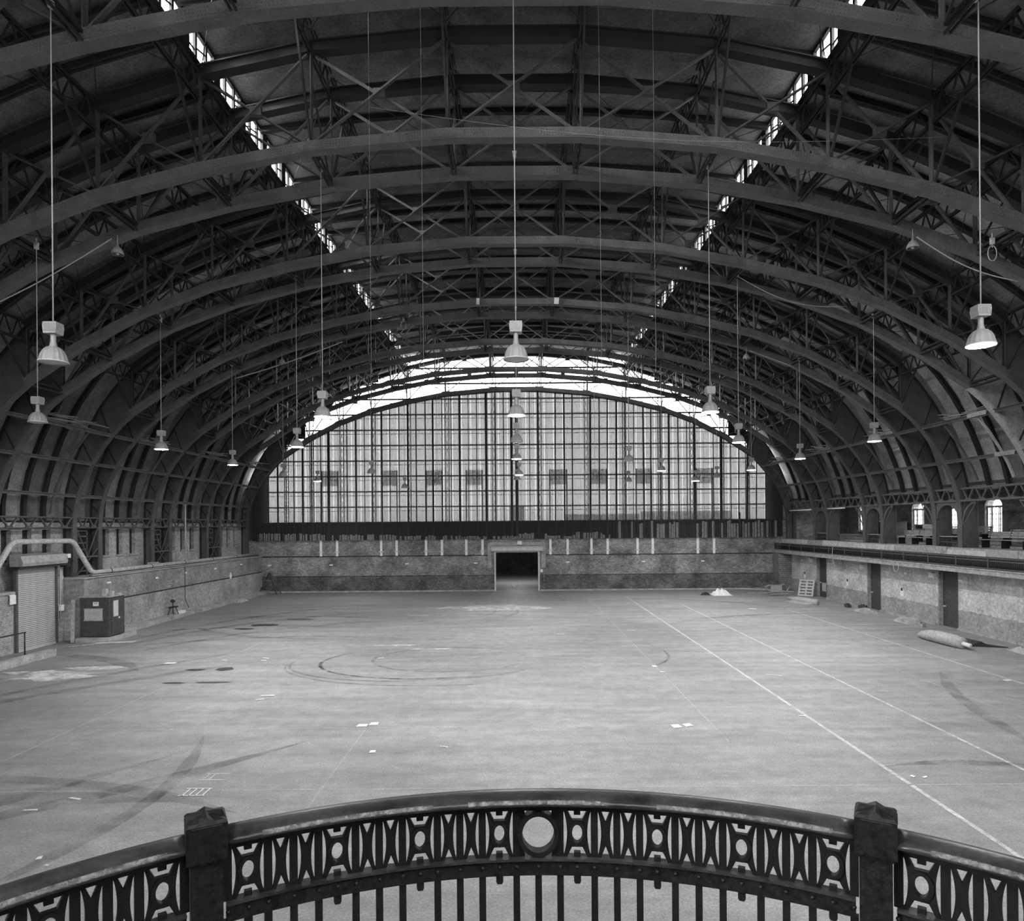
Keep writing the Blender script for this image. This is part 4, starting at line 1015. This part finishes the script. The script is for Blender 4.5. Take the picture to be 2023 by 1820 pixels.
    # short beam joining both chords of the pair that carries the rod
for x, pi in ((14.9, 2), (-6.0, 4)):
    y = (PAIRS[pi][0]+PAIRS[pi][1])/2; z = zint(x)
    t = thing('empty_lamp_hook', 'lamp hanger without a lamp, pale cable looped below, %s' % row(x), 'hanger', (x, y, z-0.1))
    obj('hanger_box', PM['hook'], t)
    obj('cable_loop', MB().tube([(0.14*math.sin(2*PI*k/14), 0, -0.28+0.24*math.cos(2*PI*k/14)) for k in range(15)], 0.016, 5).tube([(0,0,0),(0,0,-0.1)], 0.02, 5).mesh('cable_loop', 'rod', True), t)
bell_m = MB().lathe([(0.03,0.34),(0.05,0.25),(0.12,0.2),(0.17,0.1),(0.19,0.0),(0.17,0.0)], 16).mesh('bell_shade', 'dull_metal', True)
for x, y in ((-12.9,21.35),(12.9,21.35),(-12.8,36.0),(12.6,36.0)):
    zb = zint(x)-0.62
    t = thing('bell_lamp', 'small bell lamp hung close under an arch chord, %s, %s' % ('gallery side' if x > 0 else 'shutter side', 'fourth pair from curtain' if y < 30 else 'second pair from curtain'), 'lamp', (x, y, zb), 'small bell lamps')
    if y < 30: t['label'] = t['label'].replace('fourth', ORD[4])
    else: t['label'] = t['label'].replace('second', ORD[2])
    obj('bell_shade', bell_m, t); obj('stem', MB().tube([(0,0,0.3),(0,0,0.62)], 0.015, 6).mesh('stem', 'rod', True), t)
    obj('bulb', MB().lathe([(0.0,-0.03),(0.06,0.0),(0.05,0.08),(0.03,0.12)], 10).mesh('bulb', 'unlit', True), t)
# thin wires and drapes under the roof
for i, (x, y) in enumerate(((-3.75,17.0),(-2.4,17.0),(2.2,17.0),(3.6,17.0))):
    tag(obj('hanging_wire', MB().tube([(x, y, 20.3), (x+0.01, y, 9.6)], 0.004, 4).mesh('hanging_wire', 'rod', True)), 'thin vertical wire hanging below the roof, %s one from the shutter side' % ORD[i], 'wire', 'thin hanging wires')
def drape(p, q, sag, r, lab):
    p, q = Vector(p), Vector(q); pts = [p+(q-p)*k/14-Vector((0, 0, sag*math.sin(PI*k/14))) for k in range(15)]
    tag(obj('draped_cable', MB().tube(pts, r, 5).mesh('draped_cable', 'rod', True)), lab, 'cable')
drape((-17.5,21.2,12.6),(-13.0,21.2,15.0),0.12,0.02,'pale cable stretched along an arch chord to a bell lamp, shutter side')
drape((13.0,21.3,14.9),(16.2,21.2,13.4),0.25,0.02,'pale cable sagging from a bell lamp to the arch chord, gallery side')
drape((-4.2,19.2,17.9),(12.5,19.2,16.9),0.5,0.004,'very thin wire strung across the hall under the roof')
drape((9.4,27.8,16.1),(14.0,27.8,14.8),0.45,0.014,'pale wire drooping between two roof trusses on gallery side')
drape((12.8,36.0,15.1),(15.2,36.0,14.2),0.0,0.018,'pale conduit along an arch chord by the far bell lamp')
drape((-9.6,36.45,15.9),(-15.6,36.45,13.9),0.1,0.03,'pale strap lying along an arch chord, shutter side')
for i, (x, w) in enumerate(((-1.95,0.16),(2.1,0.24))):
    tag(obj('paper_tag', MB().box(-w/2, w/2, -0.006, 0.006, 0, 0.32).mesh('paper_tag', 'white'), None, (x, 33.92, 17.05), (0.1, 0.06, 0)), ['narrow white tag stuck on a roof arch chord', 'wide white tag stuck askew on a roof arch chord'][i], 'tag')

# ------------------------------------------------------------------ rubbish along the right wall and on the floor
rl_ = thing('carpet_roll', 'fat grey carpet roll with a core tube lying near the dark door', 'carpet', (19.6, 30.5, 0))
pts = [(0,1.8,0.12),(0,1.4,0.2),(0.02,0.8,0.27),(0.06,0.0,0.29),(0.12,-0.8,0.28),(0.18,-1.25,0.25)]
obj('roll', MB().tube(pts, [0.05,0.18,0.26,0.29,0.28,0.25], 18).mesh('roll', 'fabric', True), rl_)
obj('core_tube', MB().tube([(0.15,-1.0,0.25),(0.22,-1.65,0.22)], 0.09, 12).mesh('core_tube', 'white', True), rl_)
tag(obj('rubber_sheet', MB().prism([(0,0),(0.5,0.35),(0.8,0.1),(1.5,0.05),(1.5,0.0)], lambda x, z: (x-0.3, 0.5-x*0.35, z), lambda x, z: (x+0.2, -0.5-x*0.3, z*0.7)).mesh('rubber_sheet', 'rubber'), None, (20.2, 30.35, 0.0)), 'crumpled black rubber sheet behind the fat carpet roll', 'sheet')
def heap(name, lab, cat, x, y, rx, ry, h, mat, seed):
    random.seed(seed); b = MB(); nx, ny = 12, 10
    for j in range(ny+1):
        for i in range(nx+1):
            u_, v_ = i/nx*2-1, j/ny*2-1; d = max(0, 1-u_*u_)*max(0, 1-v_*v_)
            b.v.append((rx*u_, ry*v_, max(0.0, h*d*(0.45+0.9*random.random()))))
    for j in range(ny):
        for i in range(nx):
            A = j*(nx+1)+i; b.f.append((A, A+1, A+nx+2, A+nx+1))
    return tag(obj(name, b.mesh(name, mat), None, (x, y, 0.002)), lab, cat)
heap('plastic_wrap', 'crumpled pale plastic wrap on the floor beyond the black rubber sheet', 'plastic', 21.75, 28.3, 0.3, 0.7, 0.2, 'card', 3)
heap('white_bag', 'white crumpled bag heap on the floor before the end wall', 'bag', 16.1, 52.2, 0.75, 0.7, 0.45, 'white', 4)
heap('black_litter', 'black litter strip next to the white crumpled bag', 'litter', 14.85, 52.1, 0.4, 0.25, 0.2, 'rubber', 5)
heap('rubble', 'pale rubble heap at the foot of the wall between two dark doors', 'rubble', 22.0, 41.6, 0.5, 1.4, 0.2, 'concrete', 6)
heap('rubble', 'pale rubble heap beside the near dark door', 'rubble', 22.0, 37.2, 0.5, 1.2, 0.25, 'concrete', 7)
heap('grit', 'small dark grit heap along the kerb by the end wall corner', 'rubble', -21.0, 50.0, 0.3, 0.8, 0.25, 'concrete', 8)
for i, (x, y) in enumerate(((22.0,43.9),(21.7,35.55),(22.68,43.3))):
    tag(obj('loose_block', MB().box(-0.12, 0.12, -0.25, 0.25, 0, 0.2).box(-0.1, 0.1, -0.1, 0.1, 0.2, 0.26).mesh('loose_block', 'dark_wood' if i != 1 else 'wood'), None, (x, y, 0.002), (0, 0, 0.4*i)),
        ['dark block on the floor before the wall between the two far doors', 'pale block in front of the near dark door', 'dark block at the jamb of the middle door'][i], 'block')
r2 = thing('flat_carpet_roll', 'thin half-flattened pale carpet roll on the floor by the far door', 'carpet', (20.1, 46.5, 0))
obj('roll', MB().tube([(-0.35,1.5,0.16),(-0.1,0.5,0.2),(0.2,-0.6,0.2),(0.4,-1.4,0.2)], [0.12,0.2,0.2,0.2], 12).mesh('roll', 'card', True), r2)
obj('loose_end', MB().prism([(0,0.0),(0.5,0.02),(0.6,0.12)], lambda x, z: (x-0.9, 1.0-x*0.2, z), lambda x, z: (x-0.3, -1.2, z)).mesh('loose_end', 'card'), r2)
pa = thing('slatted_pallet', 'pale slatted pallet leaning against the wall by the far door', 'pallet', (22.1, 50.6, 0), rot=(0, math.radians(24), math.radians(48)))
for y in (-0.5, 0.0, 0.5): obj('stringer', MB().box(-0.04, 0.04, y-0.07, y+0.07, 0, 1.35).mesh('stringer', 'pale_wood'), pa)
for k in range(6): obj('slat', MB().box(-0.07, -0.04, -0.57, 0.57, 0.0+0.245*k, 0.12+0.245*k).mesh('slat', 'pale_wood'), pa)
random.seed(21)
for i in range(9):
    x, y, a = random.uniform(18.9, 21.4), random.uniform(51.0, 53.6), random.uniform(-0.5, 0.5); L = random.uniform(1.4, 2.8)
    tag(obj('loose_plank', MB().box(-L/2, L/2, -0.06, 0.06, 0, 0.035).mesh('loose_plank', 'pale_wood' if i % 2 else 'wood'), None, (x, y, 0.01+0.04*i), (0, 0.02*(i % 3), a)),
        '%s loose plank, %s layer up from the floor in the lumber heap' % ('pale' if i % 2 else 'weathered grey', ORD[i]), 'plank', 'planks of the lumber heap')
bx_ = thing('open_carton', 'open cardboard carton standing behind the lumber heap', 'box', (21.2, 54.2, 0))
obj('body', MB().box(-0.45, 0.45, -0.3, 0.3, 0, 0.55).mesh('body', 'card'), bx_)
obj('flap', MB().beam((0.45, 0, 0.55), (0.75, 0, 0.65), 0.55, 0.01).mesh('flap', 'card'), bx_)
obj('flap', MB().beam((-0.45, 0, 0.55), (-0.85, 0, 0.4), 0.55, 0.01).mesh('flap', 'card'), bx_)
tag(obj('paper_cone', MB().prism([(0,0),(0.35,0.55),(0.1,0.05)], lambda x, z: (x, 0, z), lambda x, z: (x*0.7+0.1, 0.15, z*0.8)).mesh('paper_cone', 'white'), None, (22.0, 54.0, 0.002)), 'white folded paper standing by the open carton', 'paper')
random.seed(11)
PAPERS = [(-14.53,27.49,0.5,0.25),(-8.44,22.1,0.5,0.12),(-8.5,21.6,0.3,0.08),(-4.45,18.7,0.3,0.25),(-4.15,18.85,0.25,0.25),(-3.68,16.53,0.16,0.18),(-9.32,13.8,0.32,0.06),(-9.85,13.25,0.3,0.05),(4.4,18.4,0.25,0.3),(4.75,18.5,0.25,0.25),(-1.93,16.86,0.25,0.05),(-7.38,11.13,0.1,0.1),(-7.97,11.08,0.1,0.05),(-8.27,11.32,0.09,0.1),(5.41,26.17,0.2,0.3),(5.5,25.2,0.2,0.1),(8.76,14.65,0.1,0.1),(9.0,14.6,0.15,0.06),(17.38,23.4,0.25,0.2),(-5.9,28.2,0.3,0.1),(-12.5,28.0,0.3,0.1),(-10.9,28.4,0.35,0.1),(-10.8,27.9,0.25,0.1),(9.5,24.5,0.6,0.05),(6,35,0.5,0.1),(2.2,34,0.4,0.1),(15.5,43.5,0.5,0.3),(13.5,31.5,0.5,0.05),(8.3,19.3,0.2,0.06)]
LAND = [(-12,25,'by the oil spots'),(-3.5,27.5,'by the tyre ring'),(-4.3,17.5,'at the short painted line'),(-9,12.5,'among the crossing tyre smears'),(5.45,27,'on the faintest long lane line'),(5,18.4,'on the crosswise painted line'),
 (8.6,14.6,'at the boldest lane line before the balcony'),(17.5,23.5,'at the lane line nearest the fat carpet roll'),(9,24,'between the bold lane lines'),(4,34.5,'far out before the end doorway'),(15.5,43.5,'before the far doors under the gallery'),(13.5,31.5,'between lane line and fat carpet roll'),(-8.4,22,'between oil spots and short painted line'),(-8,11.2,'just below the ladder-shaped mark')]
for i, (x, y, a, c) in enumerate(PAPERS):
    b = MB(); b.quad((-a/2,-c/2,0),(a/2,-c/2*0.8,0),(a/2*0.9,c/2,0.006),(-a/2*0.85,c/2,0)); b.box(-a/4, a/5, -c/5, c/5, 0, 0.008)
    lm = min(LAND, key=lambda q: (q[0]-x)**2+(q[1]-y)**2)[2]
    kd = 'thin white paper strip' if a/c > 3.5 else ('squarish white paper scrap' if a/c < 1.6 else 'oblong white paper scrap')
    if a*c < 0.03: kd = kd.replace('white', 'tiny white')
    tag(obj('paper_scrap', b.mesh('paper_scrap', 'white'), None, (x, y, 0.0135), (0, 0, random.uniform(-0.5, 0.5))), kd+' on the floor '+lm, 'paper', 'paper scraps on the floor')
for i, (x, y) in enumerate(((-6.92,14.09),(-6.9,14.94))):
    t_ = thing('painted_mark', ['ladder-shaped white painted mark on the floor before the balcony', 'faint square painted mark beyond the ladder-shaped one'][i], 'marking', (x, y, 0.0128))
    for k in range(4 if i == 0 else 2): obj('stroke', MB().box(-0.22+0.14*k, -0.19+0.14*k, -0.2, 0.2, 0, 0.002).mesh('stroke', 'white' if i == 0 else 'dust'), t_)
    for z in (-0.2, 0.18): obj('stroke', MB().box(-0.3, 0.26, z, z+0.03, 0, 0.002).mesh('stroke', 'white' if i == 0 else 'dust'), t_)

# ------------------------------------------------------------------ balcony railing in the foreground
RC = (0.048, 0.263); RR = 1.45
bal_t = tag(obj('floor_balcony', None), 'rounded viewing balcony deck behind the iron railing', 'balcony', kind='structure')
bs = MB().prism([(RC[0]+(RR+0.08)*math.sin(math.radians(a)), RC[1]+(RR+0.08)*math.cos(math.radians(a))) for a in range(-90, 91, 6)] + [(RC[0]+RR+0.08, -2.6), (RC[0]-RR-0.08, -2.6)],
   lambda x, y: (x, y, 3.95), lambda x, y: (x, y, 3.75))
obj('deck', bs.mesh('deck', 'concrete'), bal_t)
rail = thing('balcony_railing', 'ornate dark cast-iron balcony railing bowed outward in the foreground', 'railing', (RC[0], RC[1], 0))
def cyl(ang, r, z): a = math.radians(ang); return (r*math.sin(a), r*math.cos(a), z)
POST = 31.7
def ring_sweep(prof, a0, a1, n):
    b = MB(); m_ = len(prof)
    for k in range(n+1):
        for r, z in prof: b.v.append(cyl(a0+(a1-a0)*k/n, r, z))
    for k in range(n):
        for j in range(m_):
            A = k*m_+j; B = k*m_+(j+1) % m_; b.f.append((A, A+m_, B+m_, B))
    b.f.append(tuple(range(m_))); b.f.append(tuple(n*m_+j for j in reversed(range(m_)))); return b
ZT, ZB = 4.9395, 4.819
hand = [(RR-0.034,4.959),(RR-0.039,4.963),(RR-0.039,4.969),(RR-0.034,4.974),(RR-0.015,4.980),(RR+0.01,4.983),(RR+0.032,4.981),(RR+0.042,4.973),(RR+0.040,4.958),(RR+0.0,4.954)]
mould = [(RR-0.026,4.960),(RR-0.026,4.9535),(RR-0.018,4.952),(RR-0.018,4.946),(RR-0.010,4.944),(RR-0.010,ZT),(RR+0.012,ZT),(RR+0.035,4.957)]
mid = [(RR-0.012,ZB-0.004),(RR-0.012,ZB-0.046),(RR+0.008,ZB-0.046),(RR+0.008,ZB-0.004)]
led = [(RR-0.020,ZB-0.006),(RR-0.020,ZB),(RR+0.014,ZB),(RR+0.014,ZB-0.006)]
SECT = ((-86, -POST-1.65), (-POST+1.65, POST-1.65), (POST+1.65, 86))
M['hand'] = gray('worn_handrail', 0.035, 0.34, 0.6, 14, bump=0.3, fine=90, bd=0.002)
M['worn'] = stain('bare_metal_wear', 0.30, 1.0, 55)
for a0, a1 in SECT:
    n = int((a1-a0)/1.3)
    h_ = obj('handrail', ring_sweep(hand, a0, a1, n).mesh('handrail', 'hand', True), rail)
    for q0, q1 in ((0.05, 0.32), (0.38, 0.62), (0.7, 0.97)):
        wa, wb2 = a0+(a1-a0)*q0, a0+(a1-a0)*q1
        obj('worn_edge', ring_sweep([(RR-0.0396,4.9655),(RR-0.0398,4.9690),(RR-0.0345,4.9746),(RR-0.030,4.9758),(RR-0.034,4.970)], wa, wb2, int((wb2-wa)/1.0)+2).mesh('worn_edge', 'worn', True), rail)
    obj('rail_moulding', ring_sweep(mould, a0, a1, n).mesh('rail_moulding', 'iron'), rail)
    mr = obj('lower_rail', ring_sweep(mid, a0, a1, n).mesh('lower_rail', 'iron_worn'), rail)
    obj('ledge', ring_sweep(led, a0, a1, n).mesh('ledge', 'hand'), rail)
bar_m = MB().box(-0.0092, 0.0092, -0.006, 0.006, ZB, ZT).mesh('frieze_bar', 'iron')
bal_m = MB().box(-0.0085, 0.0085, -0.0085, 0.0085, 3.95, ZB-0.046).mesh('baluster', 'iron')
tab_m = MB().prism([(-0.009,ZB-0.045),(-0.009,ZB-0.062),(-0.006,ZB-0.068),(0.006,ZB-0.068),(0.009,ZB-0.062),(0.009,ZB-0.045)], lambda x, z: (x, -0.009, z), lambda x, z: (x, 0.006, z)).mesh('stub', 'iron')
def band(b, pts, w, t):
    n = len(pts)
    P = []
    for k in range(n):
        a = Vector(pts[max(k-1, 0)]); c = Vector(pts[min(k+1, n-1)]); d = (c-a).normalized(); nn = Vector((-d.y, d.x)); p = Vector(pts[k])
        P.append((p+nn*w/2, p-nn*w/2))
    i = len(b.v)
    for l_, r_2 in P: b.v += [(l_.x, -t/2, l_.y), (r_2.x, -t/2, r_2.y), (r_2.x, t/2, r_2.y), (l_.x, t/2, l_.y)]
    for k in range(n-1):
        for j in range(4):
            A = i+4*k+j; B = i+4*k+(j+1) % 4; b.f.append((A, B, B+4, A+4))
    b.f.append((i, i+3, i+2, i+1)); e = i+4*(n-1); b.f.append((e, e+1, e+2, e+3))
ZM = (ZT+ZB)/2; HH = (ZT-ZB)/2
def ellipse(rx, rz, n=28): return [(rx*math.cos(2*PI*k/n), ZM+rz*math.sin(2*PI*k/n)) for k in range(n+1)]
def span_pair(b, rows, t):
    """rows of (z, outer, inner): mirrored plates between the two outlines"""
    for sg in (-1, 1):
        i = len(b.v)
        for z, xo, xi in rows: b.v += [(sg*xo, -t/2, z), (sg*xi, -t/2, z), (sg*xi, t/2, z), (sg*xo, t/2, z)]
        for k in range(len(rows)-1):
            for j in range(4):
                A = i+4*k+j; B = i+4*k+(j+1) % 4; b.f.append((A, B, B+4, A+4))
ov = MB(); HW = 0.0350                                        # half width of the oval cell
def ov_out(z): return HW*1.03-(HW*1.03-0.0262)*max(0.0, math.cos(PI/2*z/HH))**0.75
rows = []
ZZ = sorted([HH*k/16 for k in range(-16, 17)] + [-0.0345, -0.0344, 0.0344, 0.0345, -0.0237, 0.0237])
for z in ZZ:
    if abs(z) <= 0.0237: xi = 0.0132*math.sqrt(max(0.0, 1-(z/0.0237)**2))
    elif abs(z) <= 0.03445: xi = 0.0
    else: xi = 0.0135+(0.0262-0.0135)*(abs(z)-0.0345)/(HH-0.0345)
    rows.append((ZM+z, ov_out(z), min(xi, ov_out(z)-0.004)))
span_pair(ov, rows, 0.012)
ov.box(-0.0085, 0.0085, -0.006, 0.006, ZT-0.012, ZT).box(-0.0085, 0.0085, -0.006, 0.006, ZB, ZB+0.012)
band(ov, ellipse(0.0185, 0.0285), 0.009, 0.020)
ov = ov.mesh('oval_panel', 'iron')
xc_ = MB(); HX = 0.0200; rows = []
for k in range(-16, 17):
    t = k/16; xo = HX*1.03-(HX*1.03-0.0115)*math.cos(PI/2*t)**0.8 if abs(t) < 1 else HX*1.03
    rows.append((ZM+t*HH, xo, 0.0118*max(0.0, (abs(t)-0.5)/0.5)))
span_pair(xc_, rows, 0.012)
xc_ = xc_.mesh('cross_panel', 'iron')
rg_ = MB(); band(rg_, ellipse(0.0475, 0.0525, 40), 0.012, 0.03)
for s in (-1, 1):
    for q_ in (-1, 1): rg_.box(s*0.047-0.012, s*0.047+0.012, -0.005, 0.005, ZM+q_*0.047-0.014, ZM+q_*0.047+0.014)
rg_ = rg_.mesh('ring_panel', 'iron')
riv = MB().lathe([(0.0055,0),(0.005,0.003),(0.003,0.0055),(0,0.0065)], 8)
riv.v = [(x, -z, y) for x, y, z in riv.v]; riv = riv.mesh('rivet', 'iron_worn', True)
def put(me, name, ang, r=RR, z=0): return obj(name, me, rail, cyl(ang, r, z), (0, 0, -math.radians(ang)))
put(rg_, 'ring_panel', 0); put(bal_m, 'baluster', 0)
OV, XW = 3.5, 2.285
ovals = [4.0+8.067*k for k in range(4)] + [35.2+8.067*k for k in range(6)]
bars = set()
for c in ovals:
    for s in (-1, 1):
        put(ov, 'oval_panel', s*c); put(tab_m, 'stub', s*c)
        bars |= {round(s*(c-OV/2), 3), round(s*(c+OV/2), 3)}
        if abs(c-28.2) > 0.3:
            x1_ = c+OV/2+XW/2
            put(xc_, 'cross_panel', s*x1_); put(xc_, 'cross_panel', s*(x1_+XW)); bars.add(round(s*(c+OV/2+XW), 3))
for a in sorted(bars):
    put(bar_m, 'frieze_bar', a); put(bal_m, 'baluster', a)
    put(riv, 'rivet', a, RR-0.012, ZB-0.022)
for c in ovals:
    for s in (-1, 1): put(riv, 'rivet', s*c, RR-0.012, ZB-0.022)
put(riv, 'rivet', 0, RR-0.012, ZB-0.022)
# newel posts with faceted caps
CT = 5.005
for s in (-1, 1):
    p = obj('newel_post', MB().box(-0.033, 0.033, -0.033, 0.033, 3.95, CT-0.07).box(-0.037, 0.037, -0.037, 0.037, CT-0.078, CT-0.07).mesh('newel_post', 'iron_worn'), rail, cyl(s*POST, RR, 0), (0, 0, -math.radians(s*POST)*0.92))
    c = MB(); w = 0.0425
    c.box(-w, w, -w, w, CT-0.07, CT+0.012)
    i = len(c.v); z0, z1, z2 = CT+0.012, CT+0.018, CT+0.028
    c.v += [(-w,-w,z0),(w,-w,z0),(w,w,z0),(-w,w,z0), (-w*0.86,-w*0.86,z1),(w*0.86,-w*0.86,z1),(w*0.86,w*0.86,z1),(-w*0.86,w*0.86,z1), (-w*0.12,-w*0.12,z2),(w*0.12,-w*0.12,z2),(w*0.12,w*0.12,z2),(-w*0.12,w*0.12,z2)]
    for a in range(4):
        b_ = (a+1) % 4; c.f += [(i+a, i+b_, i+4+b_, i+4+a), (i+4+a, i+4+b_, i+8+b_, i+8+a)]
    c.f.append((i+8, i+9, i+10, i+11))
    for a in range(4):                                        # gablets on the four faces
        rot = Matrix.Rotation(a*PI/2, 3, 'Z')
        t0 = [rot @ Vector(q_) for q_ in ((-w*0.75,-w-0.001,CT+0.008),(w*0.75,-w-0.001,CT+0.008),(0,-w*0.8,CT+0.028),(0,0,CT+0.030),(w*0.7,-w*0.5,CT+0.015),(-w*0.7,-w*0.5,CT+0.015))]
        c.quad(t0[0], t0[1], t0[2]); c.quad(t0[1], t0[4], t0[3], t0[2]); c.quad(t0[5], t0[0], t0[2], t0[3])
    obj('post_cap', c.mesh('post_cap', 'iron_worn'), p)
